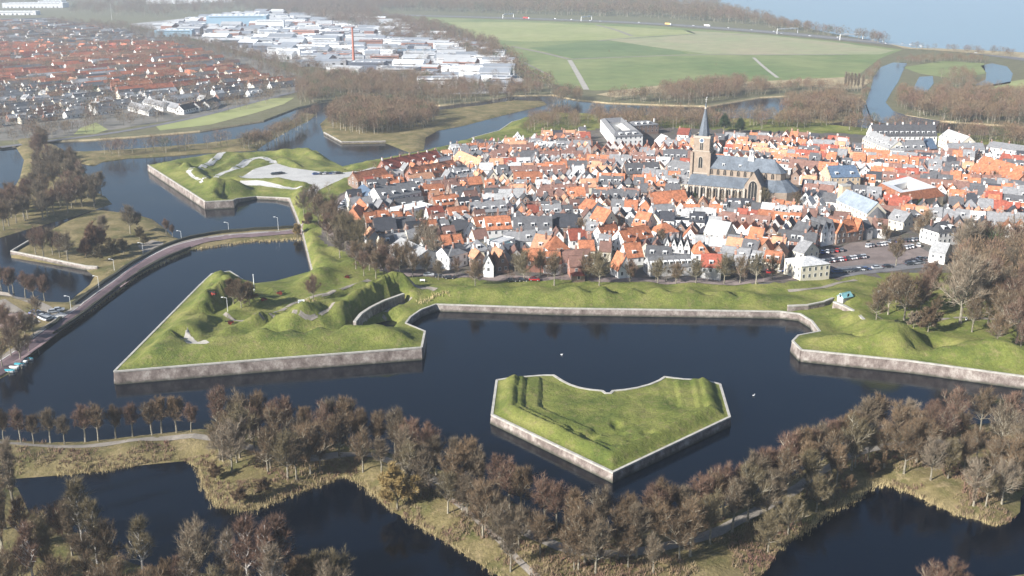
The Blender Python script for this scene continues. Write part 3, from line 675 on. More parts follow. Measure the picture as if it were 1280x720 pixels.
def dormer_mesh(roofc, w=1.7, gable=False):
    k = (roofc, round(w, 1), gable)
    if k not in DORM:
        mb = MB(); a = w / 2
        mb.box(-a, a, 0, 2.4, 0, 1.35, FRAME, skip='t')
        mb.poly([(-a + .15, -.02, .2), (a - .15, -.02, .2), (a - .15, -.02, 1.2), (-a + .15, -.02, 1.2)], GLASS)
        if gable:
            r = ROOFS[roofc]
            mb.poly([(-a, 0, 1.35), (a, 0, 1.35), (0, 0, 1.35 + a * .8)], FRAME)
            mb.poly([(-a - .15, -.15, 1.3), (0, -.15, 1.42 + a * .8), (0, 2.6, 1.42 + a * .8), (-a - .15, 2.6, 1.3)], r)
            mb.poly([(a + .15, -.15, 1.3), (a + .15, 2.6, 1.3), (0, 2.6, 1.42 + a * .8), (0, -.15, 1.42 + a * .8)], r)
        else: mb.box(-a - .12, a + .12, -.15, 2.5, 1.35, 1.5, ROOFS['dark grey'] if k[2] is None else FRAME)
        DORM[k] = mb.mesh('dormer')
    return DORM[k]
CHM = {}
def chim_mesh(h, kind):
    k = (round(h * 2) / 2, kind)
    if k not in CHM:
        mb = MB(); m = CHIM if kind == 0 else WALLS['white']
        mb.box(-.45, .45, -.35, .35, -1.5, k[0], m); mb.box(-.52, .52, -.42, .42, k[0], k[0] + .15, COPING)
        mb.cyl(-.18, 0, k[0] + .15, k[0] + .5, .12, .1, ROOFS['orange'], 6); mb.cyl(.2, 0, k[0] + .15, k[0] + .5, .12, .1, ROOFS['orange'], 6)
        CHM[k] = mb.mesh('chimney')
    return CHM[k]
FOOT = []   # footprints already used: (x, y, ang, L, D)
def rects_hit(a, b, pad=.4):
    def corners(r):
        x, y, t, L_, D = r; c, s = math.cos(t), math.sin(t)
        return [(x + c * u * L_ / 2 - s * v * D / 2, y + s * u * L_ / 2 + c * v * D / 2) for u, v in ((-1, -1), (1, -1), (1, 1), (-1, 1))]
    if math.dist(a[:2], b[:2]) > (math.hypot(a[3], a[4]) + math.hypot(b[3], b[4])) / 2: return False
    A, B = corners(a), corners(b)
    for t in (a[2], a[2] + math.pi / 2, b[2], b[2] + math.pi / 2):
        ax = (math.cos(t), math.sin(t)); pa = [p[0] * ax[0] + p[1] * ax[1] for p in A]; pb = [p[0] * ax[0] + p[1] * ax[1] for p in B]
        if max(pa) < min(pb) + pad or max(pb) < min(pa) + pad: return False
    return True
def house(x, y, ang, L_, D, eave, rise, wall, roof, z=None, style='gable', cross=False, near=True, dorm=0, chim=1, label=None, cat='house', name='house', group='houses of the walled town', storeys=None, foot=True, stepped=False, parent_into=None, dormg=False):
    """x,y centre; long front faces -y of the local frame; ridge along local x unless cross"""
    if z is None: z = hz(x, y, 1.0) - .1
    W = WALLS[wall] if isinstance(wall, str) else wall; RF = ROOFS[roof]
    if foot: FOOT.append((x, y, ang, L_, D))
    if cross: ang2 = ang + math.pi / 2; lx, ly = D, L_
    else: ang2 = ang; lx, ly = L_, D
    a, b = lx / 2, ly / 2
    wm = MB(); rm = MB()
    zr = eave + rise
    bs = -1.2
    if style == 'flat':
        wm.box(-a, a, -b, b, bs, eave + .4, W, skip='bt')
        rm.box(-a + .25, a - .25, -b + .25, b - .25, eave - .2, eave + .1, RF, skip='b')
        wm.poly([(-a, -b, eave + .4), (a, -b, eave + .4), (a - .25, -b + .25, eave + .4), (-a + .25, -b + .25, eave + .4)], COPING)
        wm.poly([(a, -b, eave + .4), (a, b, eave + .4), (a - .25, b - .25, eave + .4), (a - .25, -b + .25, eave + .4)], COPING)
        wm.poly([(a, b, eave + .4), (-a, b, eave + .4), (-a + .25, b - .25, eave + .4), (a - .25, b - .25, eave + .4)], COPING)
        wm.poly([(-a, b, eave + .4), (-a, -b, eave + .4), (-a + .25, -b + .25, eave + .4), (-a + .25, b - .25, eave + .4)], COPING)
        wm.poly([(-a + .25, -b + .25, eave + .4), (a - .25, -b + .25, eave + .4), (a - .25, -b + .25, eave + .1), (-a + .25, -b + .25, eave + .1)][::-1], W)
        wm.poly([(-a + .25, b - .25, eave + .4), (a - .25, b - .25, eave + .4), (a - .25, b - .25, eave + .1), (-a + .25, b - .25, eave + .1)], W)
    else:
        for s in (-1, 1):
            q = [(-a, s * b, bs), (a, s * b, bs), (a, s * b, eave), (-a, s * b, eave)]; wm.poly(q if s < 0 else q[::-1], W)
        hip = min(a * .95, b * 1.0) if style == 'hip' else 0
        for s in (-1, 1):
            if stepped and style != 'hip':
                pts = [(s * a, -b, bs), (s * a, b, bs)]; n = 4; up = []
                for k in range(n):
                    yy = b * (1 - k / n); up += [(s * a, yy, eave + rise * (k + .55) / n + .2), (s * a, b * (1 - (k + 1) / n) + (0 if k < n - 1 else .35), eave + rise * (k + .55) / n + .2)]
                pts += up + [(p[0], -p[1], p[2]) for p in reversed(up)]
                wm.poly(pts if s > 0 else pts[::-1], W)
                t = .3; inner = [(p[0] - s * t, p[1], p[2]) for p in pts]
                wm.poly(inner if s < 0 else inner[::-1], W)
                for k in range(2, len(pts)):
                    k2 = (k + 1) % len(pts)
                    q = [pts[k], pts[k2], inner[k2], inner[k]]; wm.poly(q if s < 0 else q[::-1], W)
            else:
                pts = [(s * a, -b, bs), (s * a, b, bs), (s * a, b, eave)] + ([(s * a, 0, zr)] if style == 'gable' else []) + [(s * a, -b, eave)]
                wm.poly(pts if s > 0 else pts[::-1], W)
        o = .0 if (stepped) else .18; ov = .3; k = rise / b; t = .18
        xe = a + o - (.32 if stepped else 0)
        if style == 'gable':
            for s in (-1, 1):
                q = [(-xe, s * (b + ov), eave - ov * k + t), (xe, s * (b + ov), eave - ov * k + t), (xe, 0, zr + t), (-xe, 0, zr + t)]; rm.poly(q if s < 0 else q[::-1], RF)
                q2 = [(p[0], p[1], p[2] - t) for p in q]; rm.poly(q2[::-1] if s < 0 else q2, RF)
                rm.poly([q[0], q[1], q2[1], q2[0]][::-1] if s < 0 else [q[0], q[1], q2[1], q2[0]], RF)
                for e in (0, 1):
                    i, j = (0, 3) if e == 0 else (1, 2)
                    rm.poly([q[i], q[j], q2[j], q2[i]], RF)
            rm.box(-xe, xe, -.12, .12, zr + t - .08, zr + t + .1, RF)
        else:
            ze = eave - .05; A, B_ = a + ov, b + ov; h2 = hip
            c = [(-A, -B_, ze), (A, -B_, ze), (A, B_, ze), (-A, B_, ze)]
            r0, r1 = (-a + h2, 0, zr), (a - h2, 0, zr)
            rm.poly([c[0], c[1], r1, r0], RF); rm.poly([c[2], c[3], r0, r1], RF); rm.poly([c[1], c[2], r1], RF); rm.poly([c[3], c[0], r0], RF); rm.poly(c[::-1], RF)
    # windows on the sides one can see from the front
    wins = []
    cx, cy = x, y
    def facing(nx, ny):
        c, s = math.cos(ang2), math.sin(ang2); wx, wy = c * nx - s * ny, s * nx + c * ny
        return wx * -cx + wy * -cy > -.25 * math.hypot(cx, cy)
    ns = storeys or max(1, int((eave - .4) / 2.7))
    for (nx, ny, half, dist) in ((0, -1, a, b), (0, 1, a, b), (-1, 0, b, a), (1, 0, b, a)):
        if not facing(nx, ny): continue
        n = max(1, int(half * 2 / (2.7 if near else 3.4)))
        if near: n = min(n, 8)
        for fl in range(ns):
            zz = eave - .5 - 1.0 - 2.75 * (ns - 1 - fl)
            if zz < 1: zz = 1.6
            for k2 in range(n): wins.append((nx, ny, (k2 + .5) / n * 2 * half - half, dist, zz, 1.15, 1.6))
        if nx and style == 'gable' and rise > 3: wins.append((nx, ny, 0, dist, eave + rise * .3, .95, 1.3))
    def place(nx, ny, u):  # outward frame
        return (u * (1 if ny < 0 else -1), None) if nx == 0 else (None, u)
    root = thing(name, cat, label, group, (x, y, z), ang2)
    wobjs = []
    for (nx, ny, u, dist, zz, ww, hh) in wins:
        th = math.atan2(ny, nx) + math.pi / 2     # local rotation so that -y faces outward
        c, s = math.cos(th), math.sin(th)
        px, py = nx * dist + c * u, ny * dist + s * u
        if near: wobjs.append((px, py, zz, th, ww, hh))
        else:
            def T(q, o_, zq, px=px, py=py, c=c, s=s, nx=nx, ny=ny, zz=zz): return (px + c * q + nx * o_, py + s * q + ny * o_, zz + zq)
            win_quads(wm, T, ww, hh)
    # a door
    wm.build('wall', root); ro = rm.build('roof', root)
    for (px, py, zz, th, ww, hh) in wobjs:
        wo = link(bpy.data.objects.new('window', win_mesh(ww, hh)), root); wo.location = (px, py, zz); wo.rotation_euler = (0, 0, th)
    for i in range(chim):
        if style == 'flat': px, pz = (-a + 1.2 + (2 * a - 2.4) * (i + .3) / max(1, chim)), eave + .2
        elif chim == 1: px, pz = random.choice((-1, 1)) * (a - .8) * (.3 if style == 'hip' else 1), zr
        else: px, pz = (-a + .6 + (2 * a - 1.2) * i / (chim - 1)), zr
        ch = link(bpy.data.objects.new('chimney', chim_mesh(random.choice((1.0, 1.5)), 0 if random.random() < .75 else 1)), root); ch.location = (px, random.uniform(-.3, .3), pz)
    if dorm and style != 'flat':
        for s in (-1, 1):
            if not facing(0, s): continue
            for i in range(dorm):
                u = (i + .5) / dorm * 2 * a - a
                if style == 'hip': u *= .6
                f = .38; yy = s * b * (1 - f); zz = eave + rise * f - .25 - .0
                d = link(bpy.data.objects.new('dormer', dormer_mesh(roof, 1.6, dormg)), root); d.location = (u, s * (b * .80), eave + rise * .2); d.rotation_euler = (0, 0, 0 if s < 0 else math.pi)
    return root
def row(p1, p2, D, eave, rise, wall, roof, z=TOWNZ, **k):
    """front foot line from two photo points"""
    zb = 2 if z is None else z
    a = G(*p1, zb); b = G(*p2, zb); dx, dy = b[0] - a[0], b[1] - a[1]; L_ = math.hypot(dx, dy); ang = math.atan2(dy, dx)
    nx, ny = -dy / L_, dx / L_
    cx, cy = (a[0] + b[0]) / 2 + nx * D / 2, (a[1] + b[1]) / 2 + ny * D / 2
    zt = z if z is not None else None
    return house(cx, cy, ang, L_, D, eave, rise, wall, roof, z=(zt - .3 if zt is not None else None), **k)

# --- the great church
def church():
    a = G(889, 194, 25.7); b = G(974, 200.7, 25.7); ang = math.atan2(b[1] - a[1], b[0] - a[0])
    c, s = math.cos(ang), math.sin(ang)
    ox, oy = a[0] - c * 4.5, a[1] - s * 4.5
    NL = math.dist(a, b)      # ridge length
    root = thing('church', 'church', 'great brick church with tall square tower, slate spire and long blue slate roofs', None, (ox, oy, TOWNZ - .3), ang)
    FOOT.append((ox + c * (NL / 2 + 4), oy + s * (NL / 2 + 4), ang, NL + 26, 31))
    BR = mat('church_brick', (.31, .245, .19), var=.14, scale=.5, fine=(3, .14)); ST = mat('church_stone', (.42, .37, .31), var=.1)
    SL = mat('church_slate', (.13, .15, .175), var=.2, scale=.25, rough=.5, fine=(1.2, .18))
    # tower
    t = MB(); t.box(-5.0, 5.0, -5.0, 5.0, -1, 12.5, BR, skip='t'); t.box(-4.7, 4.7, -4.7, 4.7, 12.5, 24.5, BR, skip='t'); t.box(-4.4, 4.4, -4.4, 4.4, 24.5, 32, BR)
    for zz, w in ((12.5, 5.05), (24.5, 4.8), (31.6, 4.7)): t.box(-w, w, -w, w, zz, zz + .4, ST)
    for sx in (-1, 1):
        for sy in (-1, 1): t.box(sx * 4.9 - .7, sx * 4.9 + .7, sy * 4.9 - .7, sy * 4.9 + .7, -1, 24, BR); t.box(sx * 4.35 - .35, sx * 4.35 + .35, sy * 4.35 - .35, sy * 4.35 + .35, 32, 33.3, ST)
    for sx, sy in ((0, -1), (0, 1), (1, 0), (-1, 0)):
        if sx == 0: t.box(-4.5, 4.5, sy * 4.45 - .12, sy * 4.45 + .12, 32, 32.9, ST)
        else: t.box(sx * 4.45 - .12, sx * 4.45 + .12, -4.5, 4.5, 32, 32.9, ST)
    t.build('tower', root)
    def arch(w, h, m, name, x, y, z, th, fr=ST, n=8, parent=root):
        mb = MB(); 
        def prof(w, h, o): return [(-w / 2, -o, 0), (w / 2, -o, 0)] + [(w / 2 * math.cos(math.pi * k / n), -o, h - w * .5 + w * .75 * math.sin(math.pi * k / n)) for k in range(n + 1)]
        P0 = prof(w + .5, h + .25, .1); mb.poly(P0, fr); mb.poly(prof(w, h, .14), m)
        k = len(P0)
        for i in range(k): p, q = P0[i], P0[(i + 1) % k]; mb.poly([p, (p[0], 0, p[2]), (q[0], 0, q[2]), q], fr)
        if w > 1.4: 
            for xx in ((-w / 6, w / 6) if w > 2.4 else (0,)): mb.poly([(xx - .09, -.17, 0), (xx + .09, -.17, 0), (xx + .09, -.17, h), (xx - .09, -.17, h)], fr)
        o = mb.build(name, parent); o.location = (x, y, z); o.rotation_euler = (0, 0, th); return o
    TH = {(0, -1): 0, (1, 0): math.pi / 2, (0, 1): math.pi, (-1, 0): -math.pi / 2}
    for d, th in TH.items():
        if d == (0, 1): continue
        for (u, zz, w, h, wd) in ((0, 15.5, 2.2, 5.5, 4.7), (0, 25.3, 1.6, 4.0, 4.4)):
            arch(w, h, DARKD, 'belfry_opening', d[0] * wd + (0 if d[0] else u), d[1] * wd, zz, th)
        for u in (-2.6, 2.6): arch(1.0, 6, BR, 'blind_niche', d[0] * 5.0 + (0 if d[0] else u), d[1] * 5.0 + (u if d[0] else 0), 3.5, th)
        cl = MB(); cl.cyl(0, 0, 0, .15, 1.25, 1.25, FRAME, 20); cl.cyl(0, 0, .15, .18, 1.0, 1.0, ROOFS['blue slate'], 20)
        o = cl.build('clock_face', root); o.location = (d[0] * 4.42, d[1] * 4.42, 30.4); o.rotation_euler = Vector((d[0], d[1], 0)).to_track_quat('Z', 'Y').to_euler()
    sp = MB(); sp.cyl(0, 0, 32.1, 35.2, 3.3, 2.75, SL, 8); sp.cyl(0, 0, 35.2, 47, 2.75, .45, SL, 8); sp.cyl(0, 0, 47, 48.2, .7, .6, ST, 8); sp.cyl(0, 0, 48.2, 50.5, .5, .08, SL, 8); sp.build('spire', root)
    v = MB(); v.tube((0, 0, 50.3), (0, 0, 53.2), .09, .06, FRAME, 5); v.tube((-.7, 0, 51.9), (.7, 0, 51.9), .07, .07, FRAME, 5); v.tube((.1, 0, 53.2), (.8, 0, 53.1), .16, .05, FRAME, 5); v.build('weathercock', root)
    # nave with clerestory
    L0, L1 = 4.6, NL + 4.5
    n = MB(); n.box(L0, L1, -5, 5, -1, 16, BR, skip='tb'); n.box(L0, L1, -5.2, 5.2, 15.6, 16, ST); n.build('nave_wall', root)
    r = MB(); A = [(L0, -5.5, 15.8), (L1 - .5, -5.5, 15.8), (L1 - 2.5, 0, 22.2), (L0, 0, 22.2)]
    r.poly(A, SL); r.poly([(p[0], -p[1], p[2]) for p in A][::-1], SL)
    # apse end of the high roof
    ap = [(L1 - .5 + 5.2 * math.sin(t), -5.5 * math.cos(t), 15.8) for t in [math.pi * k / 5 for k in range(6)]]
    for p, q in zip(ap[:-1], ap[1:]): r.poly([p, q, (L1 - 2.5, 0, 22.2)], SL)
    r.poly([(L0, -5.5, 15.8), (L0, 0, 22.2), (L0, 5.5, 15.8)], BR); r.box(L0, L1 - 2.5, -.15, .15, 22.1, 22.45, SL); ro = r.build('nave_roof', root)
    apw = MB(); pts = [(L1 - .5 + 4.7 * math.sin(t), -5 * math.cos(t)) for t in [math.pi * k / 5 for k in range(6)]]; apw.prism(pts, -1, 15.9, BR); apw.build('apse_wall', root)
    nb = int((L1 - L0) / 3.6)
    for i in range(nb):
        for sgn in (-1,): arch(1.5, 2.6, DARKD, 'clerestory_window', L0 + (i + .5) * (L1 - L0) / nb, sgn * 5.0, 12.6, 0, fr=BR)
    # aisles
    for sgn in (-1, 1):
        a0, a1 = -4.5, NL * .62 + 4
        w_ = MB(); y0, y1 = sorted((sgn * 5.05, sgn * 11.6)); w_.box(a0, a1, y0, y1, -1, 7.7, BR, skip='tb')
        nbut = 9
        for i in range(nbut + 1):
            xx = a0 + (a1 - a0) * i / nbut; yy = sgn * 12.2; w_.box(xx - .45, xx + .45, min(sgn * 11.6, sgn * 12.9), max(sgn * 11.6, sgn * 12.9), -1, 5.9, ST)
            q = [(xx - .45, sgn * 12.9, 5.9), (xx + .45, sgn * 12.9, 5.9), (xx + .45, sgn * 11.6, 7.3), (xx - .45, sgn * 11.6, 7.3)]; w_.poly(q if sgn < 0 else q[::-1], ST)
        for xx, fl in ((a0, 1), (a1, -1)):
            q = [(xx, sgn * 5.0, 7.7), (xx, sgn * 11.6, 7.7), (xx, sgn * 5.0, 12)]; w_.poly(q, BR)
        w_.build('aisle_wall', root)
        ar = MB(); q = [(a0 - .3, sgn * 12.0, 7.6), (a1 + .3, sgn * 12.0, 7.6), (a1 + .3, sgn * 5.0, 12.1), (a0 - .3, sgn * 5.0, 12.1)]; ar.poly(q if sgn < 0 else q[::-1], SL)
        ar.poly([(p[0], p[1], p[2] - .3) for p in (q[::-1] if sgn < 0 else q)], SL); ar.poly([q[0], q[1], (q[1][0], q[1][1], 7.3), (q[0][0], q[0][1], 7.3)], SL); ar.build('aisle_roof', root)
        if sgn < 0:
            for i in range(nbut):
                arch(2.0, 4.6, DARKD, 'aisle_window', a0 + (a1 - a0) * (i + .5) / nbut, -11.6, 1.5, 0)
            arch(1.8, 4.4, DARKD, 'aisle_window', a0, -8.3, 1.6, -math.pi / 2)
    # transept chapel with the great window
    for sgn in (-1, 1):
        tx0, tx1 = NL * .62 + 4.2, NL * .62 + 13.0; xm = (tx0 + tx1) / 2
        tw = MB(); y0, y1 = sorted((sgn * 4.9, sgn * 14.6)); tw.box(tx0, tx1, y0, y1, -1, 10.2, BR, skip='tb')
        q = [(tx0, sgn * 14.6, 10.2), (tx1, sgn * 14.6, 10.2), (xm, sgn * 14.6, 17.6)]; tw.poly(q if sgn < 0 else q[::-1], BR)
        for xx in (tx0, tx1): tw.box(xx - .6, xx + .6, min(sgn * 14.5, sgn * 15.9), max(sgn * 14.5, sgn * 15.9), -1, 8.5, ST)
        tw.build('transept_wall', root)
        tr = MB()
        for e in (-1, 1):
            xe = xm + e * 4.75; q = [(xe, sgn * 14.7, 10.0), (xe, sgn * 3.0, 10.0), (xm, sgn * .4, 17.7), (xm, sgn * 14.7, 17.7)]
            tr.poly(q, SL); tr.poly([(p[0], p[1], p[2] - .25) for p in q][::-1], SL)
        tr.build('transept_roof', root)
        if sgn < 0: arch(4.6, 9.4, DARKD, 'great_window', xm, -14.6, 2.2, 0); arch(1.6, 4.5, DARKD, 'transept_window', tx1, -9.5, 3, math.pi / 2)
    # lower choir ring with radiating lean-to roofs
    cw = MB(); cr = MB(); c0 = NL * .62 + 13.2
    for sgn in (-1, 1):
        y0, y1 = sorted((sgn * 5.05, sgn * 11.4)); cw.box(c0, L1 + .5, y0, y1, -1, 6.8, BR, skip='tb')
        q = [(c0, sgn * 11.8, 6.6), (L1 + .5, sgn * 11.8, 6.6), (L1 + .5, sgn * 4.9, 12.2), (c0, sgn * 4.9, 12.2)]; cr.poly(q if sgn < 0 else q[::-1], SL)
    O = [(L1 + .5 + 11.2 * math.sin(t), -11.4 * math.cos(t)) for t in [math.pi * k / 5 for k in range(6)]]; I = [(L1 + 4.8 * math.sin(t), -5 * math.cos(t)) for t in [math.pi * k / 5 for k in range(6)]]
    cw.prism(O, -1, 6.8, BR)
    for k in range(5): cr.poly([(*O[k], 6.8), (*O[k + 1], 6.8), (*I[k + 1], 12.2), (*I[k], 12.2)], SL)
    cw.build('ambulatory_wall', root); cr.build('ambulatory_roof', root)
    # white ridge turret
    tu = MB(); x0 = L0 + NL * .60; WP_ = WALLS['white']
    tu.prism([(x0 - 1.6, -1.6), (x0 + 1.6, -1.6), (x0 + 1.6, 1.6), (x0 - 1.6, 1.6)], 20.8, 23.4, WP_, taper=.85)
    for k in range(6):
        t = math.pi * 2 * k / 6; tu.cyl(x0 + 1.15 * math.cos(t), 1.15 * math.sin(t), 23.4, 26.0, .14, .14, WP_, 5)
    tu.cyl(x0, 0, 26.0, 26.4, 1.5, 1.5, WP_, 8); tu.cyl(x0, 0, 26.4, 28.0, 1.2, .3, SL, 8); tu.cyl(x0, 0, 28, 30, .12, .04, WP_, 5); tu.build('ridge_turret', root)
    for i in (8, 17): d = link(bpy.data.objects.new('dormer', dormer_mesh('grey', 1.2)), root); d.location = (L0 + i, -4.1, 17.2)
church()

# --- individually laid buildings, left cluster
row((484,222),(552,208),9,5,5,'red brick','red',dorm=5,chim=7,label='long terrace under a deep red roof with many chimneys near the far car park')
row((519,231),(573,220),9,5,4.5,'red brick','orange',dorm=5,chim=4,label='orange-roofed terrace with white dormers just below the long deep red terrace',dormg=True)
row((448,237),(487,229),9,5,4,'brown brick','orange',dorm=0,chim=2,label='plain orange-roofed terrace at the left end of the town')
row((515,238),(545,234),9,5,3.5,'red brick','light orange',chim=2,label='short orange terrace below the orange terrace with dormers')
row((566,208),(594,221),9,5.5,4.5,'cream','light orange',chim=2,dorm=2,label='tan-roofed row climbing towards the viewer beside the red terrace')
row((554,222),(571,218),10,6,5,'cream','pale grey',chim=1,label='steep pale grey roofed house right of the orange terrace')
row((477,266),(527,257),13,7.5,5,'white','grey',dorm=4,chim=4,label='broad white building with a large grey roof in the left part of town')
row((506,281),(542,273),11,7,0,'white','white',style='flat',chim=2,label='white flat-roofed block beside the broad grey-roofed building')
row((529,256),(557,254),9,5.5,4.5,'brown brick','orange',dorm=3,chim=3,label='orange-roofed row with dormers behind the white flat-roofed block')
row((545,270),(577,266),9,5.5,4,'brown brick','orange',dorm=4,chim=3,label='long orange-roofed row right of the white flat-roofed block')
row((564,284),(588,281),9,5,4,'red brick','orange',dorm=2,chim=2,label='small orange-roofed row below the long orange row')
row((452,288),(461,276),9,5.5,4.5,'brown brick','orange',style='hip',chim=1,label='orange hipped house above the pale bush at the town edge')
row((441,270),(451,281),8,5,4,'brown brick','orange',chim=1,label='orange-roofed house at the leftmost town edge above the trees')
row((444,252),(456,262),9,6,3.5,'grey','blue slate',chim=2,label='dark blue-roofed building at the left edge of the town')
row((590,279),(634,276),9,5.5,4.5,'brown brick','grey',dorm=4,chim=4,label='long grey-roofed row with white dormers in the left middle of town')
row((608,301),(640,299),10,5.5,5,'white','orange',dorm=3,chim=2,label='broad orange roof with three white dormers above the white flats')
row((609,321),(624,324),12,7,0,'white','pale grey',style='flat',chim=0,label='white flat-roofed flats with two storeys at the front of town')
row((626,324),(642,321),11,6.5,0,'white','teal',style='flat',chim=0,label='white flat-roofed building with a greenish roof at the front of town')
row((548,332),(561,337),10,6,3,'white','grey',style='hip',chim=1,label='white house with hipped grey roof at the front left of town')
row((562,337),(585,330),9,5.5,3.5,'white','dark grey',chim=2,label='long white house with dark roof beside the hipped white house')
row((587,328),(612,326),9,5,4,'cream','grey',style='hip',dorm=1,chim=2,label='cream house with grey hipped roof and one dormer')
row((604,346),(617,346),9,5,4.5,'white','dark grey',cross=True,chim=1,label='small white gabled house at the front beside the street')
row((621,343),(636,341),9,4,6,'brown brick','light orange',cross=True,chim=1,label='steep pale orange gabled house at the front beside the white gable')
row((487,321),(520,337),12,5,3,'grey','pale grey',chim=1,label='long low grey shed behind the trees at the front left')
row((470,302),(497,300),12,5,5,'brown brick','black',chim=2,label='very dark roofed building in the shade at the left')
row((498,298),(522,296),11,5,4,'brown brick','dark grey',chim=2,label='low dark roofed building right of the shaded one')
row((560,300),(580,304),10,5,4.5,'white','black',cross=False,chim=2,label='white-gabled house with near-black roof in the left middle')
# middle
row((642,300),(690,300),10,5.5,5,'brown brick','dark grey',dorm=3,chim=4,label='long dark grey row with a white dormer band, left of the middle')
row((690,297),(722,297),10,5.5,5,'brown brick','black',dorm=0,chim=2,label='black-roofed row with roof lights near the middle')
row((642,238),(678,238),9,5,5,'brown brick','orange',dorm=3,chim=3,label='broad orange roof with dormers at the upper left of the middle')
row((816,265),(860,261),9,4.5,5,'brown brick','orange',dorm=0,chim=2,label='long bright orange roof in front of the church')
row((712,313),(733,312),9,5,4,'white','red',chim=2,label='white house with deep red roof near the front middle')
row((715,311),(733,311),1,1,1,'white','red') if False else None
row((663,322),(685,326),9,5,5,'cream','light orange',chim=1,dorm=1,label='cream house under a steep pale orange roof near the front')
row((685,329),(712,327),10,6,5,'white','orange',style='hip',chim=2,label='large white house under an orange hipped roof near the front middle')
row((713,330),(735,326),10,5.5,3.5,'white','red',chim=1,label='white house with red roof next to the large hipped one') if False else None
row((754,312),(776,308),9,5.5,4.5,'white','orange',dorm=2,chim=2,dormg=True,label='white house with orange roof and paired dormers in the lower middle')
row((780,318),(816,311),9,6,4.5,'white','orange',dorm=2,chim=2,dormg=True,label='white terrace with orange roofs and dormers in the lower middle')
row((783,334),(804,332),8,4.5,5,'white','orange',dorm=1,chim=1,label='orange-roofed house with a white dormer just above the front road')
row((773,349),(790,347),8,4,6,'white','orange',cross=True,chim=1,label='small steep orange house right at the front road')
row((824,306),(848,303),9,5.5,4,'white','orange',style='hip',chim=1,label='white house under a hipped orange roof right of the middle')
row((866,332),(886,332),10,5.5,4.5,'white','orange',style='hip',chim=2,dorm=1,label='white corner house with orange hipped roof near the front road')
row((813,346),(866,343),10,4,3.5,'grey','grey',dorm=7,chim=0,label='long low grey roofed terrace with a row of dormers at the front')
row((806,333),(838,335),8,5,3.5,'grey','dark grey',dorm=2,chim=1,label='dark grey roofed building behind the long low terrace')
for i in range(4): row((829+i*8.2,326+i*.4),(837+i*8.2,326.4+i*.4),9,6.5,4,'white','dark grey',cross=True,chim=0,label='white saw-tooth gable in the row above the long low terrace',group='white saw-tooth gables')
row((879,306),(906,311),9,6.5,5,'cream','pale grey',chim=0,label='pale chapel with a long grey roof below the church')
row((737,278),(757,274),9,6,4,'white','orange',chim=2,cross=True,label='white-gabled orange house in the centre of town')
row((818,282),(846,280),9,5,4.5,'white','grey',dorm=2,chim=2,label='grey-roofed white row in the centre right of the long orange roof')
row((755,295),(772,292),11,7,5,'cream','orange',cross=True,chim=1,label='tall cream gabled house in the centre of town')
row((789,300),(806,303),11,7.5,5.5,'cream','orange',chim=1,dorm=2,label='tall house with an orange tiled roof in the centre of town')
row((828,212),(858,213),12,7,5,'yellow brick','dark grey',dorm=4,chim=2,label='grey-roofed stone hall just left of the church tower, behind')
row((830,224),(862,232),12,5.5,6,'grey','grey',dorm=4,chim=2,label='large steep grey roofed building at the foot of the church tower')
row((783,228),(826,226),10,5.5,5,'brown brick','dark grey',dorm=4,chim=3,label='long dark row with dormers left of the church')
# right: named buildings
def quad_ring():
    P = [G(x, y, TOWNZ) for x, y in ((1091,249),(1121,265),(1178,256),(1134,238))]
    cx = sum(p[0] for p in P) / 4; cy = sum(p[1] for p in P) / 4
    root = thing('arsenal', 'arsenal', 'large square building with orange outer roof slopes around a flat white inner roof', None, (cx, cy, TOWNZ - .3), 0)
    P = [(p[0] - cx, p[1] - cy) for p in P]
    def ins(k): return [(p[0] * k, p[1] * k) for p in P]
    wv = MB(); wv.prism(P, -1, 5.2, WALLS['cream']); wv.build('wall', root)
    r = MB(); A, B = ins(1.04), ins(.80)
    for i in range(4):
        j = (i + 1) % 4; r.poly([(*A[i], 5.1), (*A[j], 5.1), (*B[j], 9.4), (*B[i], 9.4)], ROOFS['orange'])
    r.build('tiled_roof', root)
    f = MB(); C = ins(.40)
    for i in range(4):
        j = (i + 1) % 4; f.poly([(*B[i], 9.4), (*B[j], 9.4), (*C[j], 8.6), (*C[i], 8.6)], ROOFS['white']); f.poly([(*C[i], 8.6), (*C[j], 8.6), (*C[j], 5.25), (*C[i], 5.25)], WALLS['white'])
    f.build('inner_roof', root)
    g = MB(); g.poly([(*c, 5.24) for c in C], SQUARE); g.build('courtyard', root)
    xs = [p[0] for p in P]; ys = [p[1] for p in P]; FOOT.append((cx, cy, R(25), max(xs) - min(xs) - 12, max(ys) - min(ys) - 2))
quad_ring()
row((1036,241),(1074,240),14,9,5,'yellow brick','blue slate',stepped=True,chim=2,dorm=2,label='town hall with stepped pale gables and dark blue roof right of the church',name='town_hall',cat='town hall')
def chapel():
    a = G(1044, 268, TOWNZ); b = G(1082, 286, TOWNZ); ang = math.atan2(b[1] - a[1], b[0] - a[0]); L_ = math.dist(a, b)
    root = row((1044, 268), (1082, 286), 10, 8, 5, 'cream', 'lead', chim=0, label='old chapel with long lead-grey roof, pale tower and rounded apse above the square', name='chapel', cat='chapel')
    l = L_ / 2
    t = MB(); t.box(-l - 4.5, -l - .1, -2.2, 2.2, -1, 14.5, WALLS['yellow brick']); t.box(-l - 4.7, -l + .0, -2.4, 2.4, 14.5, 15.1, COPING); t.build('tower', root)
    A = MB(); pts = [(l - .2 + 4.6 * math.sin(q), -4.8 * math.cos(q)) for q in [math.pi * k / 5 for k in range(6)]]; A.prism(pts, -1, 6.5, WALLS['brown brick'])
    n = len(pts)
    for i in range(5): A.poly([(*pts[i], 6.5), (*pts[i + 1], 6.5), (l, 0, 11)], ROOFS['dark grey'])
    A.build('apse', root)
chapel()
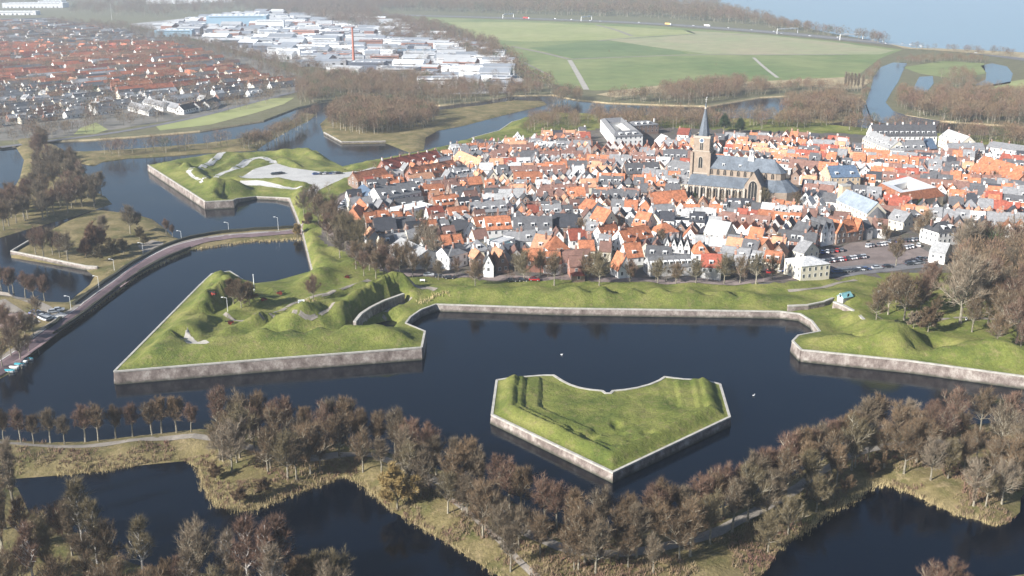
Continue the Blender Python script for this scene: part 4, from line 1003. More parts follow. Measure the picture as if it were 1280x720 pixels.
row((1004,311),(1019,309),9,6.5,4.5,'red brick','dark grey',cross=True,chim=1,label='pinkish gabled house at the left end of the gabled row on the square')
row((1019,309),(1026,308),9,6.5,4.5,'red brick','dark grey',cross=True,chim=0,label='narrow pink-grey gabled house in the row on the square')
row((1026,308.5),(1034,307),9,7.5,4.5,'white','dark grey',cross=True,chim=0,label='tall white gabled house beside the pink-grey one on the square')
row((1034,307),(1042,305.5),9,7.5,4.5,'white','dark grey',cross=True,chim=0,label='tall white gabled house beside the orange-roofed pair on the square')
row((1045,306),(1057,304),9,6,4.5,'brown brick','orange',cross=True,chim=1,label='brick gabled house with orange roof beside the tall white gables')
row((1057,304),(1071,302),9,5.5,4.5,'brown brick','orange',chim=1,label='brick house with bright orange roof along the square')
row((1071,302),(1078,301),9,6,4.5,'brown brick','orange',cross=True,chim=1,label='brick gabled house closing the orange-roofed group on the square')
row((1082,300),(1090,299),8,5.5,3,'grey','dark grey',chim=1,label='small grey house with a dark roof beside the chapel apse')
row((990,326),(1004,330),10,5,4,'cream','grey',chim=1,label='cream and brick house with pale grey roof behind the old gatehouse')
def gatehouse():
    a = G(1000, 352.5, TOWNZ + .8); b = G(1035, 349, TOWNZ + .8)
    root = row((1000, 353), (1036, 349), 12, 7, 2.2, 'cream', 'pale grey', style='hip', chim=0, near=True, label='square old gatehouse with shallow pale grey roof above the grass rampart', name='gatehouse', cat='gatehouse')
    return root
gatehouse()
row((1160,328),(1180,331),14,5,3,'white','pale grey',cross=False,chim=0,label='plain white shed with pale roof beside the big bare tree')
row((1171,309),(1200,305),11,7,3.5,'white','dark grey',style='hip',dorm=2,chim=2,label='white villa with dark hipped roof right of the square')
row((1108,286),(1128,291),9,5.5,4,'cream','grey',chim=1,dorm=1,label='long cream and grey building behind the square, left part')
row((1128,289),(1158,287),9,5.5,4,'cream','grey',style='hip',chim=1,dorm=2,label='cream building with grey hipped roof behind the square')
for i, (p, q) in enumerate((((1211,222),(1268,239)),((1219,214),(1276,231)),((1246,211),(1290,218)))):
    row(p, q, 9, 5, 4.5, 'red brick', 'orange' if i < 2 else 'red', chim=5, dorm=0, near=False, label=('near long light orange terrace at the right edge','second long light orange terrace at the right edge','red terrace at the far right edge')[i])
row((1185,197),(1230,197),10,5.5,3.5,'white','grey',chim=4,near=False,label='long white building with grey roof at the far right')
row((1232,193),(1300,203),10,5.5,3,'white','grey',chim=4,near=False,label='long low white and grey row at the far right edge')
# old barracks group
row((1090,183),(1170,183),14,7.5,7,'white','dark grey',dorm=12,chim=9,near=False,label='huge barracks block with dark roof and a row of white dormers at the far side',name='barracks',cat='barracks')
row((1077,185),(1110,199),12,7,5,'cream','pale grey',dorm=6,chim=3,near=False,label='left wing of the cream barracks running towards the viewer',name='barracks',cat='barracks')
row((1110,199),(1129,200),11,6.5,5,'white','grey',dorm=3,chim=2,near=False,label='grey-roofed white wing at the front corner of the barracks',name='barracks',cat='barracks')
row((1129,200),(1157,199),11,6.5,5.5,'red brick','grey',dorm=3,chim=2,near=False,label='brick front wing of the barracks with three white dormers',name='barracks',cat='barracks')
row((1157,198),(1170,197),11,6.5,5.5,'red brick','blue slate',chim=1,near=False,label='brick wing with a dark blue roof at the barracks',name='barracks',cat='barracks')
row((1172,183),(1198,193),12,7,5,'cream','pale grey',dorm=5,chim=3,near=False,label='right wing of the cream barracks with a pale roof',name='barracks',cat='barracks')
# white courtyard block north of the church
def court_block():
    z0 = TOWNZ
    A, B, C, D = [G(x, y, z0) for x, y in ((767,187),(803,185),(776.5,163),(750,164.5))]
    ang = math.atan2(B[1] - A[1], B[0] - A[0]); cx = (A[0] + B[0] + C[0] + D[0]) / 4; cy = (A[1] + B[1] + C[1] + D[1]) / 4
    root = thing('courtyard_building', 'office', 'large white block with grey roofs around a courtyard beyond the town houses', None, (cx, cy, z0 - .3), 0)
    P = [(p[0] - cx, p[1] - cy) for p in (A, B, C, D)]
    def ins(k):
        return [(p[0] * k, p[1] * k) for p in P]
    Q = ins(.52); M_ = ins(.76)
    w_ = MB(); i = 0
    for k in range(4):
        a, b = P[k], P[(k + 1) % 4]; c, d = Q[k], Q[(k + 1) % 4]
        w_.poly([(*a, -1), (*b, -1), (*b, 9.5), (*a, 9.5)], WALLS['white']); w_.poly([(*d, -1), (*c, -1), (*c, 9.5), (*d, 9.5)], WALLS['white'])
        n = max(3, int(math.dist(a, b) / 3.2)); dx, dy = (b[0] - a[0]), (b[1] - a[1]); l = math.hypot(dx, dy); ux, uy = dx / l, dy / l
        for fl in range(3):
            for j in range(n):
                t = (j + .5) / n; px, py = a[0] + dx * t, a[1] + dy * t
                win_quads(w_, lambda q, o, zq, px=px, py=py, ux=ux, uy=uy, fl=fl: (px + ux * q + uy * o, py + uy * q - ux * o, 2 + fl * 2.9 + zq), 1.1, 1.5)
    w_.build('wall', root)
    r = MB(); O = ins(1.02); I = ins(.50)
    for k in range(4):
        j = (k + 1) % 4
        r.poly([(*O[k], 9.4), (*O[j], 9.4), (*M_[j], 11.6), (*M_[k], 11.6)], ROOFS['grey']); r.poly([(*M_[k], 11.6), (*M_[j], 11.6), (*I[j], 9.4), (*I[k], 9.4)], ROOFS['grey'])
    r.build('roof', root)
    for t in (.25, .5, .75):
        d = link(bpy.data.objects.new('dormer', dormer_mesh('grey', 2.0)), root); a, b = ins(.97)[0], ins(.97)[1]; d.location = (a[0] + (b[0] - a[0]) * t, a[1] + (b[1] - a[1]) * t, 9.6); d.rotation_euler = (0, 0, ang)
    FOOT.append((cx, cy, ang, 36, 60))
court_block()
row((786,170),(823,167.5),12,7.5,2.5,'brown brick','grey',style='hip',dorm=3,chim=2,near=False,label='brown brick block with shallow grey roof behind the white courtyard block')
row((826,187),(842,186),10,5,4,'white','pale grey',cross=True,chim=0,near=False,label='white gabled hall with pale roof right of the courtyard block')
row((846,176),(860,177),8,5,4,'white','red',chim=1,near=False,label='small white house with a red roof near the trees behind the church')

# --- the rest of the town in rows along the old street grid
TOWN_FILL = [G(x, y, TOWNZ) for x, y in ((437,288),(437,262),(470,228),(556,200),(600,188),(660,180),(740,172),(745,190),(820,192),(880,182),(960,178),(1060,184),(1080,200),(1200,200),(1290,206),(1360,212),(1360,292),(1280,296),(1205,296),(1165,284),(1105,292),(1090,300),(1040,310),(1012,316),(985,338),(935,345),(880,347),(800,349),(740,347),(660,346),(560,340),(505,335),(480,318))]
KEEP_OUT = [[G(x, y, TOWNZ) for x, y in q] for q in (
 ((852,262),(930,262),(945,272),(1000,262),(1000,240),(985,215),(868,205),(855,235)),          # church and churchyard
 ((1010,349),(1018,318),(1095,298),(1160,303),(1200,310),(1200,345)))]
def visible_col(rs):
    r = rs.random()
    return 'orange' if r < .22 else 'light orange' if r < .32 else 'red' if r < .36 else 'brown' if r < .52 else 'dark grey' if r < .70 else 'grey' if r < .86 else 'pale grey' if r < .93 else 'black'
FILL = []
rs = random.Random(11)
def ang_at(px):
    if px < 600: return R(24)
    if px < 720: return R(2)
    if px < 900: return R(-8)
    return R(-24)
for (x0, x1, ang) in ((400, 605, R(24)), (605, 735, R(6)), (735, 900, R(-12)), (900, 1060, R(-26)), (1060, 1400, R(-20))):
    c, s = math.cos(ang), math.sin(ang); pc = G((x0 + x1) / 2, 270, TOWNZ)
    v = -260.0
    while v < 300:
        u = -260.0 + rs.uniform(0, 4); Drow = rs.uniform(6.8, 8.6)
        cross_row = rs.random() < .30; run = 0; col = visible_col(rs); wl = 'white'
        while u < 260:
            if run <= 0:
                run = rs.choice((1, 1, 2, 3, 4)); col = visible_col(rs); wl = rs.choice(('white', 'white', 'white', 'cream', 'red brick', 'brown brick', 'brown brick', 'grey')); cr = rs.random() < (.75 if cross_row else .22)
                ev = rs.uniform(3.5, 5.4); L0_ = rs.uniform(4.2, 6.2) if cr else rs.uniform(5, 8.5)
                if rs.random() < .12: u += rs.uniform(3, 7)
            if rs.random() < .25 and u > -255: col = visible_col(rs)
            if rs.random() < .3: wl2 = rs.choice(('white', 'cream', 'brown brick'))
            else: wl2 = wl
            L_ = L0_ + rs.uniform(-.4, .4)
            x = pc[0] + c * (u + L_ / 2) - s * v; y = pc[1] + s * (u + L_ / 2) + c * v
            sx, sy = scr(x, y, TOWNZ)
            ok = x0 <= sx < x1 and inpoly(x, y, TOWN_FILL) and sx < 1330
            if ok:
                for k in KEEP_OUT:
                    if inpoly(x, y, k): ok = False
            if ok:
                a2 = ang + rs.uniform(-.02, .02); dj = rs.uniform(-.6, .6); xx, yy = x - s * dj, y + c * dj
                cand = (xx, yy, a2, L_ - .25, Drow)
                if not any(rects_hit(cand, f) for f in FOOT):
                    FOOT.append(cand)
                    FILL.append(dict(x=xx, y=yy, ang=a2, L_=L_ - .05, D=Drow, eave=ev + rs.uniform(-.3, .3), rise=Drow * rs.uniform(.42, .55) if not cr else L_ * rs.uniform(.5, .68), wall=wl2, roof=col, cross=cr, dorm=0 if cr else rs.choice((0, 0, 1, 1, 2)), chim=rs.choice((0, 1, 1, 2)) if not cr else rs.choice((0, 1, 1)), style='hip' if (rs.random() < .07 and not cr) else ('flat' if rs.random() < .05 else 'gable'), stepped=cr and rs.random() < .12))
            u += L_; run -= 1
        v += Drow + (rs.uniform(2.0, 4.0) if int(v) % 2 else rs.uniform(4.5, 6.5))
FILL.sort(key=lambda f: math.hypot(f['x'], f['y']))
LANDM = [('the church tower', 878, 240), ('the great church', 950, 245), ('the square orange-roofed arsenal', 1134, 252), ('the stepped-gable town hall', 1055, 240), ('the old chapel', 1063, 280), ('the white courtyard block', 785, 182), ('the barracks', 1130, 190), ('the car-filled square', 1090, 325), ('the long deep red terrace', 518, 215),
 ('the broad grey-roofed white building', 502, 262), ('the long bright orange roof', 838, 264), ('the pale chapel', 893, 310), ('the long low grey terrace', 840, 346), ('the white front flats', 625, 322), ('the long dark grey row', 666, 300), ('the large hipped orange house', 698, 329), ('the long orange terraces', 1245, 228), ('the white villa', 1185, 307), ('the old gatehouse', 1018, 351), ('the saw-tooth gables', 845, 327), ('the long dark row of dormers', 805, 227), ('the front left hipped house', 555, 334), ('the broad orange roof with dormers', 660, 238)]
def where(x, y, z=4):
    sx, sy = scr(x, y, z)
    n, lx, ly = min(LANDM, key=lambda l: (l[1] - sx) ** 2 + ((l[2] - sy) * 1.8) ** 2)
    dx, dy = sx - lx, (sy - ly) * 1.8
    if abs(dx) > abs(dy): return ('right of ' if dx > 0 else 'left of ') + n
    return ('in front of ' if dy > 0 else 'behind ') + n
ROOFN = {'bright orange': 'bright orange', 'orange': 'orange', 'light orange': 'pale orange', 'red': 'red', 'brown': 'brown', 'dark grey': 'dark grey', 'grey': 'grey', 'pale grey': 'pale grey', 'black': 'black'}
NFILL = 300 - 90
print('fill houses', len(FILL))
for i, f in enumerate(FILL[:NFILL]):
    st = {'hip': 'hipped', 'flat': 'flat'}.get(f['style'], 'gabled')
    lab = f"{ROOFN[f['roof']]}-roofed {f['wall'].replace('white','white').replace(' brick','')} {'house' if st == 'gabled' else st + ' house'} {where(f['x'], f['y'])}"
    house(near=(math.hypot(f['x'], f['y']) < 500), label=lab, **f)
def merge_stuff(name, fn):
    """build many small copies as one object"""
    n0 = len(THINGS); before = set(o.name for o in COL.objects)
    fn()
    objs = [o for o in COL.objects if o.name not in before]
    del THINGS[n0:]
    V = []; F = []; M = []; mats = []
    bpy.context.view_layer.update()
    for o in objs:
        if o.type != 'MESH': continue
        mw = o.matrix_world; b = len(V); V += [tuple(mw @ v.co) for v in o.data.vertices]
        mp = []
        for m in o.data.materials:
            if m not in mats: mats.append(m)
            mp.append(mats.index(m))
        for p in o.data.polygons: F.append(tuple(b + k for k in p.vertices)); M.append(mp[p.material_index])
    for o in objs: bpy.data.objects.remove(o)
    me = bpy.data.meshes.new(name); me.from_pydata(V, [], F)
    for m in mats: me.materials.append(m)
    me.polygons.foreach_set('material_index', M); me.update()
    o = link(bpy.data.objects.new(name, me)); o['kind'] = 'stuff'; return o
merge_stuff('far_town_houses', lambda: [house(near=False, label='x', **f) for f in FILL[NFILL:]])

# --- suburb beyond the moat
SUB = [G(x, y, 1) for x, y in ((-30,172),(-30,28),(60,26),(140,38),(220,58),(300,84),(380,108),(345,114),(250,138),(180,150),(130,160),(95,156),(60,170))]
SFILL = []
SFOOT = []
rs = random.Random(5)
d0 = G(135, 118, 1); d1 = G(310, 100, 1); SANG = math.atan2(d1[1] - d0[1], d1[0] - d0[0])
def srow(p1, p2, D, ev, ri, wl, rf, lab, **k):
    r = row(p1, p2, D, ev, ri, wl, rf, z=1.2, near=False, label=lab, cat='terrace', name='terraced_row', group='terraces of the suburb', **k); SFOOT.append(FOOT[-1]); return r
srow((148,119),(218,113),8,4,4,'red brick','bright orange','bright orange terrace in the suburb, front left section',chim=6)
srow((219,113),(276,106),8,4,4,'red brick','bright orange','bright orange terrace in the suburb, front right section',chim=5)
srow((276,104),(318,99),8,4,4,'cream','light orange','pale orange terrace at the right end of the suburb',chim=4)
srow((140,113),(190,110),8,4,4,'red brick','orange','orange terrace behind the bright front one, left',chim=5)
srow((192,109),(240,104),8,4,4,'red brick','orange','orange terrace behind the bright front one, middle',chim=5)
for i, (a, b) in enumerate((((160,138),(186,145)),((178,133),(204,139)),((200,136),(222,142)),((230,143),(250,138)),((250,139),(262,134)),((262,137),(276,131)))):
    srow(a, b, 8, 4, 3.5, 'white', 'dark grey' if i > 2 else 'grey', 'white modern row with dark roof along the playing field', chim=1)
v = 0
for k in range(76):
    u = -700 + rs.uniform(0, 20); v = -120 + k * 19.0
    red = 12 < k < 27
    while u < 900:
        L_ = rs.uniform(18, 44) if (red or rs.random() < .4) else rs.uniform(9, 16)
        cu, cv = u + L_ / 2, v
        x = d0[0] + math.cos(SANG) * cu - math.sin(SANG) * cv; y = d0[1] + math.sin(SANG) * cu + math.cos(SANG) * cv
        if inpoly(x, y, SUB):
            a2 = SANG + rs.choice((0, 0, 0, 0, R(90))) * (L_ < 18) + rs.uniform(-.04, .04)
            cand = (x, y, a2, L_, 8)
            sx, sy = scr(x, y, 1)
            redz = 55 < sy < 108 and rs.random() < .85
            if not any(rects_hit(cand, q, 1) for q in SFOOT):
                SFOOT.append(cand)
                SFILL.append(dict(x=x, y=y, ang=a2, L_=L_, D=7, eave=rs.uniform(2.8, 3.8), rise=rs.uniform(2.4, 3.4), wall=rs.choice(('white', 'white', 'red brick', 'cream')), roof=rs.choice(('bright orange', 'bright orange', 'red', 'orange', 'light orange')) if redz else rs.choice(('dark grey', 'grey', 'grey', 'brown', 'pale grey', 'pale grey', 'light orange', 'grey')), chim=rs.choice((1, 2)), dorm=rs.choice((0, 1, 2)), z=1.0, foot=False))
        u += L_ + rs.uniform(4, 16)
SFILL.sort(key=lambda f: math.hypot(f['x'], f['y']))
print('suburb', len(SFILL))
NS = 90
for f in SFILL[:NS]:
    sx, sy = scr(f['x'], f['y'], 1)
    ref = 'behind the playing field' if sx > 150 else 'near the left edge of the suburb'
    if sy < 118: ref = 'among the orange suburb terraces'
    house(near=False, cat='suburban house', name='suburban_house', group='houses of the suburb', label=f"{ROOFN[f['roof']]}-roofed {f['wall'].replace(' brick', '')} suburban house {ref}", **f)
merge_stuff('far_suburb_houses', lambda: [house(near=False, label='x', **dict(f, dorm=0, chim=0)) for f in SFILL[NS:]])

# --- industrial halls
IND = [G(x, y, 1) for x, y in ((150,27),(290,17),(420,22),(480,26),(545,42),(612,66),(655,98),(640,112),(560,112),(480,94),(420,84),(340,72),(250,48))]
IFOOT = []
IM = {'white': mat('hall_white', (.74,.75,.76), var=.05, rand=.06), 'grey': mat('hall_grey', (.45,.46,.48), var=.08, rand=.1), 'brick': WALLS['red brick'], 'dark': mat('hall_dark', (.12,.13,.16), var=.1), 'blue': mat('hall_blue', (.28,.42,.52), var=.06)}
IR = {'white': mat('hallroof_white', (.72,.74,.76), var=.07, scale=.05, rand=.06), 'pale': mat('hallroof_pale', (.42,.43,.44), var=.1, scale=.05, rand=.1), 'grey': mat('hallroof_grey', (.24,.26,.29), var=.12, scale=.05, rand=.1), 'blue': mat('hallroof_blue', (.26,.37,.45), var=.1, scale=.05, rand=.1)}
def hall(x, y, ang, L_, D, h, wl, rf, lab, kind='flat', name='warehouse'):
    root = thing(name, 'warehouse', lab, 'halls of the industrial estate', (x, y, 1.0), ang)
    a, b = L_ / 2, D / 2; w_ = MB(); r = MB(); W = IM[wl]
    w_.box(-a, a, -b, b, -.5, h, W, skip='tb')
    # loading doors and window band
    n = max(2, int(L_ / 9))
    for i in range(n):
        u = -a + (i + .5) * L_ / n
        for s in (-1, 1):
            q = [(u - 1.7, s * (b + .04), 0.1), (u + 1.7, s * (b + .04), .1), (u + 1.7, s * (b + .04), 3.6), (u - 1.7, s * (b + .04), 3.6)]; w_.poly(q if s < 0 else q[::-1], DARKD if i % 3 else IM['grey'])
    if h > 6: 
        q = [(-a * .9, -b - .04, h - 2.2), (a * .9, -b - .04, h - 2.2), (a * .9, -b - .04, h - 1.3), (-a * .9, -b - .04, h - 1.3)]; w_.poly(q, GLASS)
    if kind == 'flat':
        w_.box(-a, a, -b, -b + .4, h, h + .5, W); w_.box(-a, a, b - .4, b, h, h + .5, W); w_.box(-a, -a + .4, -b + .4, b - .4, h, h + .5, W); w_.box(a - .4, a, -b + .4, b - .4, h, h + .5, W)
        r.box(-a + .4, a - .4, -b + .4, b - .4, h - .2, h + .12, IR[rf], skip='b')
        for i in range(int(L_ / 10)): r.box(-a + 4 + i * 10, -a + 6 + i * 10, -b * .4, b * .4, h + .12, h + .6, IR['pale'] if rf != 'pale' else IR['white'])
    else:
        k = max(1, int(D / 16)) if kind == 'saw' else 1; dw = D / k
        for i in range(k):
            y0 = -b + i * dw; y1 = y0 + dw; ym = (y0 + y1) / 2; z1 = h + dw * .16
            r.poly([(-a - .3, y0 - .2, h), (a + .3, y0 - .2, h), (a + .3, ym, z1), (-a - .3, ym, z1)], IR[rf]); r.poly([(-a - .3, ym, z1), (a + .3, ym, z1), (a + .3, y1 + .2, h), (-a - .3, y1 + .2, h)], IR[rf])
            for s in (-1, 1):
                q = [(s * a, y0, h), (s * a, y1, h), (s * a, ym, z1)]; w_.poly(q if s > 0 else q[::-1], W)
    w_.build('wall', root); r.build('roof', root); IFOOT.append((x, y, ang, L_, D))
def hallpx(px, py, L_, D, h, wl, rf, lab, ang=-20, kind='flat'):
    x, y = G(px, py, 1); hall(x, y + D / 2, R(ang), L_, D, h, wl, rf, lab, kind)
hallpx(293,34,110,70,20,'blue','white','huge white hall with a blue side at the back of the estate',8)
hallpx(215,46,60,34,10,'blue','white','blue-fronted white hall left of the huge hall',8)
hallpx(336,38,50,30,17,'white','pale','tall white box hall right of the huge hall',8)
hallpx(432,92,46,16,6,'white','pale','long low white factory at the foot of the chimney',-28,'gable')
hallpx(400,83,60,14,6,'grey','grey','long dark-roofed factory left of the chimney',12,'gable')
hallpx(470,84,42,14,7,'dark','grey','dark hall with skylights just right of the chimney',12,'gable')
hallpx(576,86,40,24,8,'brick','pale','brick-fronted hall with pale gable roof on the right',-12,'gable')
hallpx(590,96,26,18,8,'white','white','white gabled hall at the right end of the estate',-12,'gable')
hallpx(624,114,26,18,7,'white','grey','white hall at the water side end of the estate',-25,'gable')
hallpx(520,70,52,20,7,'dark','blue','teal-roofed dark hall near the diagonal wood',5)
hallpx(480,77,36,20,7,'brick','pale','red brick hall behind the chimney factory',5)
rs = random.Random(3)
HLATE = []
for k in range(46):
    u = -520 + rs.uniform(0, 20); v = -330 + k * 32.0; A0 = R(-18) if k < 12 else R(6)
    while u < 620:
        L_ = rs.uniform(14, 44); x = G(440, 70, 1)[0] + math.cos(R(-6)) * (u + L_ / 2) - math.sin(R(-6)) * v; y = G(440, 70, 1)[1] + math.sin(R(-6)) * (u + L_ / 2) + math.cos(R(-6)) * v
        D = rs.uniform(12, 26)
        if inpoly(x, y, IND):
            cand = (x, y, R(-6), L_, D)
            if not any(rects_hit(cand, q, 3) for q in IFOOT):
                sx, sy = scr(x, y, 1); wl = rs.choice(('white', 'white', 'grey', 'grey', 'brick', 'dark')); rf = rs.choice(('white', 'pale', 'pale', 'grey', 'grey', 'pale', 'grey', 'grey'))
                kd = rs.choice(('flat', 'flat', 'gable', 'saw'))
                pos = ('left of' if sx < 430 else 'right of') + (' and behind' if sy < 80 else '') + ' the tall chimney'
                HLATE.append((x, y, R(-6) + rs.choice((0, 0, .15, -.15)), L_, D, rs.uniform(5.5, 10), wl, rf, f"{wl} hall with {rf} {'flat' if kd == 'flat' else 'pitched'} roof {pos}", kd))
                IFOOT.append(cand)
        u += L_ + rs.uniform(5, 16)
HLATE.sort(key=lambda f: math.hypot(f[0], f[1]))
for f in HLATE[:270]: hall(*f)
merge_stuff('far_halls', lambda: [hall(*f) for f in HLATE[270:]])
print('halls', len(HLATE))
for (px, py, L_, D, h) in ((40,10,150,50,12),(62,8,60,40,14),(10,19,120,30,8),(215,5,140,30,10),(270,3,100,30,10)):
    hallpx(px, py, L_, D, h, 'white', 'white', 'long white hall in the haze at the top left', 5)
def stack(px, py, h, r0, r1, lab):
    x, y = G(px, py, 1); root = thing('factory_chimney', 'chimney', lab, None, (x, y, 1), 0)
    BR = mat('stack_brick', (.42,.15,.10), var=.15, scale=.6)
    a = MB(); a.box(-r0 * 1.3, r0 * 1.3, -r0 * 1.3, r0 * 1.3, -.5, 4, BR); a.build('base', root)
    a = MB(); a.cyl(0, 0, 4, h, r0, r1, BR, 16); a.build('shaft', root, smooth=False)
    a = MB(); a.cyl(0, 0, h - 1.2, h, r1 * 1.25, r1 * 1.3, BR, 16); a.build('rim', root)
stack(442.5, 83, 46, 1.7, 1.0, 'tall slender red brick factory chimney standing among the industrial halls')
# ------------------------------------------------------------------ bare winter trees
def rand_perp(d, r):
    a = d.orthogonal().normalized(); b = d.cross(a); t = r.uniform(0, 2 * math.pi)
    return a * math.cos(t) + b * math.sin(t)
def tree_proto(seed, h=16, trunk=4.0, spread=.55, nl=9, up=.45, tw=.055, twn=4.6, kind='round', bark=None, crown=None, ivy=False, ltw=1.6, n2=12, n3=6):
    """returns (trunk mesh with limbs, crown mesh of twigs)"""
    r = random.Random(seed); W = MB(); bark = bark or TRUNK
    TV = []; TF = []
    R0 = h * .022
    tips = []
    lean = Vector((r.uniform(-.03, .03), r.uniform(-.03, .03), 1)).normalized()
    top = h * (.86 if kind in ('poplar', 'birch') else .62)
    # the trunk in four tapering pieces
    pts = [Vector((0, 0, -.5))]; n = 6
    for i in range(1, n + 1):
        z = top * i / n; p = lean * z + Vector((r.uniform(-1, 1), r.uniform(-1, 1), 0)) * .018 * h * (i / n); pts.append(p)
    rad = [R0 * (1.25 if i == 0 else 1 - .75 * i / n) for i in range(n + 1)]
    for i in range(n): W.tube(pts[i], pts[i + 1], rad[i], rad[i + 1], bark, 6)
    def at(z):
        t = max(0, min(.999, z / top)) * (n - 1) + 1 - 1e-6; t = min(t, n - 1e-3); i = int(t); return pts[i].lerp(pts[i + 1], t - i), rad[i] * (1 - (t - i)) + rad[i + 1] * (t - i)
    def sliver(p, d, L_, w):
        s = rand_perp(d, r) * w * .5; b = len(TV); TV.extend([tuple(p - s), tuple(p + s), tuple(p + d * L_)]); TF.append((b, b + 1, b + 2))
    def limb(p, d, L_, rd, lev):
        k = 3 if lev == 1 else 2; q = p.copy(); dd = d.copy(); prev = rd
        for i in range(k):
            dd = (dd + rand_perp(dd, r) * .16 + Vector((0, 0, .10 if kind != 'weep' else -.12))).normalized(); q2 = q + dd * (L_ / k); r2 = rd * (1 - .75 * (i + 1) / k)
            if lev <= 2: W.tube(q, q2, max(prev, .06), max(.045, r2), bark, 4 if lev == 1 else 3)
            else:
                s = rand_perp(dd, r) * max(.075, prev * 1.6); b = len(TV); TV.extend([tuple(q - s * .5), tuple(q + s * .5), tuple(q2)]); TF.append((b, b + 1, b + 2))
            m = {1: n2, 2: n3, 3: twn}[lev] / k
            for j in range(int(m) + (r.random() < m % 1)):
                t = r.random(); o = q.lerp(q2, t)
                f = 1 - .45 * (i + t) / k
                nd = (dd * r.uniform(.6, 1.1) + rand_perp(dd, r) * r.uniform(.35, .95) + Vector((0, 0, .15 if kind != 'weep' else -.4))).normalized()
                if lev == 3: sliver(o, (nd + Vector((0, 0, .25))).normalized(), ltw * r.uniform(.5, 1.25), tw)
                else: limb(o, nd, L_ * (.50 if lev == 1 else .48) * f * r.uniform(.8, 1.15), max(.03, prev * .5), lev + 1)
            q = q2; prev = r2
    zs0 = trunk
    for i in range(nl):
        t = (i + .5) / nl; z = zs0 + (top - zs0) * t; p, rd = at(z); a = i * 2.4 + r.uniform(-.4, .4)
        if kind == 'poplar': el = 1.25; L_ = h * .20 * (1 - .35 * abs(t - .4))
        elif kind == 'birch': el = .75 + .3 * t; L_ = h * .26 * (1 - .55 * t)
        elif kind == 'cone': el = .15 + .2 * t; L_ = h * .26 * (1 - .85 * t)
        else:
            el = up + (1.35 - up) * t ** 1.3; L_ = h * spread * (.75 + .25 * math.sin(math.pi * min(1, t * 1.2))) * r.uniform(.85, 1.1)
            if kind == 'round': L_ *= .78 + .12 * t
        d = Vector((math.cos(a) * math.cos(el), math.sin(a) * math.cos(el), math.sin(el)))
        limb(p, d, L_, rd * .62, 1)
    if kind in ('poplar', 'birch', 'cone'): limb(pts[-1], lean, h * .14, rad[-1], 2)
    if ivy:
        for _ in range(900):
            z = r.uniform(.2, top * .75); p, rd = at(z); t = r.uniform(0, 6.28); d = Vector((math.cos(t), math.sin(t), r.uniform(-.3, .5))).normalized(); sliver(p + d * rd, d, r.uniform(.3, .7), .35)
    me = bpy.data.meshes.new('crown'); me.from_pydata(TV, [], TF); me.materials.append(crown); me.update()
    return W.mesh('trunk'), me
PROTO = {}
def proto(key, crown, seed=0):
    k = (key, crown, seed)
    if k in PROTO: return PROTO[k]
    base = (key, seed)
    if base not in PROTO:
        P = dict(avenue=dict(h=17, trunk=3.8, spread=.37, nl=18, up=.72, kind='round'),
                 broad=dict(h=18, trunk=3.0, spread=.50, nl=17, up=.62, kind='round'),
                 spready=dict(h=14, trunk=1.8, spread=.56, nl=16, up=.45, kind='round'),
                 poplar=dict(h=21, trunk=2.0, nl=34, kind='poplar', tw=.055, twn=8, n2=5, n3=5),
                 birch=dict(h=16, trunk=3.0, nl=22, kind='birch', tw=.05, twn=7, n2=6, n3=5, bark=BIRCH),
                 conifer=dict(h=14, trunk=1.0, nl=34, kind='cone', tw=.22, twn=12, n2=6, n3=4),
                 bush=dict(h=5, trunk=.4, spread=.6, nl=11, up=.35, kind='round', tw=.06, ltw=.7, twn=11),
                 shrub=dict(h=7.5, trunk=.5, spread=.62, nl=12, up=.3, kind='round', tw=.08, ltw=.9, twn=12),
                 ivy=dict(h=17, trunk=4.0, spread=.42, nl=14, up=.5, kind='round', ivy=True))[key]
        PROTO[base] = tree_proto(100 + seed * 17 + len(key), crown=CROWN[crown], **P)
        PROTO[k] = PROTO[base]; PROTO[('first', key, seed)] = crown; return PROTO[k]
    t, c = PROTO[base]
    if PROTO[('first', key, seed)] != crown:
        c = c.copy(); c.materials.clear(); c.materials.append(CROWN[crown])
    PROTO[k] = (t, c); return PROTO[k]
HT = dict(avenue=17, broad=18, spready=14, poplar=21, birch=16, conifer=14, bush=5, shrub=7.5, ivy=17)
TR = random.Random(21); NT = [0]
def tree(x, y, key, crown, h=None, label='', group='', z=None, name='bare_tree', cat='tree', seed=None, wide=1.0):
    if z is None: z = hz(x, y, 1.0)
    if seed is None: seed = TR.randrange(3 if key in ('avenue', 'broad', 'spready') else 2)
    tm, cm = proto(key, crown, seed); s = (h or HT[key] * TR.uniform(.85, 1.12)) / HT[key]
    o = thing(name, cat, label, group, (x, y, z - .1), TR.uniform(0, 6.28)); o.scale = (s * wide * TR.uniform(.93, 1.07), s * wide * TR.uniform(.93, 1.07), s)
    link(bpy.data.objects.new('trunk', tm), o); link(bpy.data.objects.new('crown', cm), o); NT[0] += 1; return o
def treepx(px, py, *a, **k):
    x, y, z = GH(px, py); return tree(x, y, *a, z=z, **k)
def along(px, step, jit=1.2, off=0.0, zz=1.5):
    P = resample([G(x, y, zz) for x, y in px], .5); out = []; acc = 0; nxt = step * .4
    for a, b in zip(P[:-1], P[1:]):
        acc += math.dist(a, b)
        if acc >= nxt:
            nxt += step * TR.uniform(.82, 1.18); dx, dy = b[0] - a[0], b[1] - a[1]; l = math.hypot(dx, dy) or 1
            out.append((b[0] - dy / l * off + TR.uniform(-jit, jit), b[1] + dx / l * off + TR.uniform(-jit, jit)))
    return out
crA = lambda: TR.choice(('brown', 'brown', 'reddish', 'reddish', 'grey'))
crB = lambda: TR.choice(('brown', 'grey', 'olive', 'brown', 'grey'))
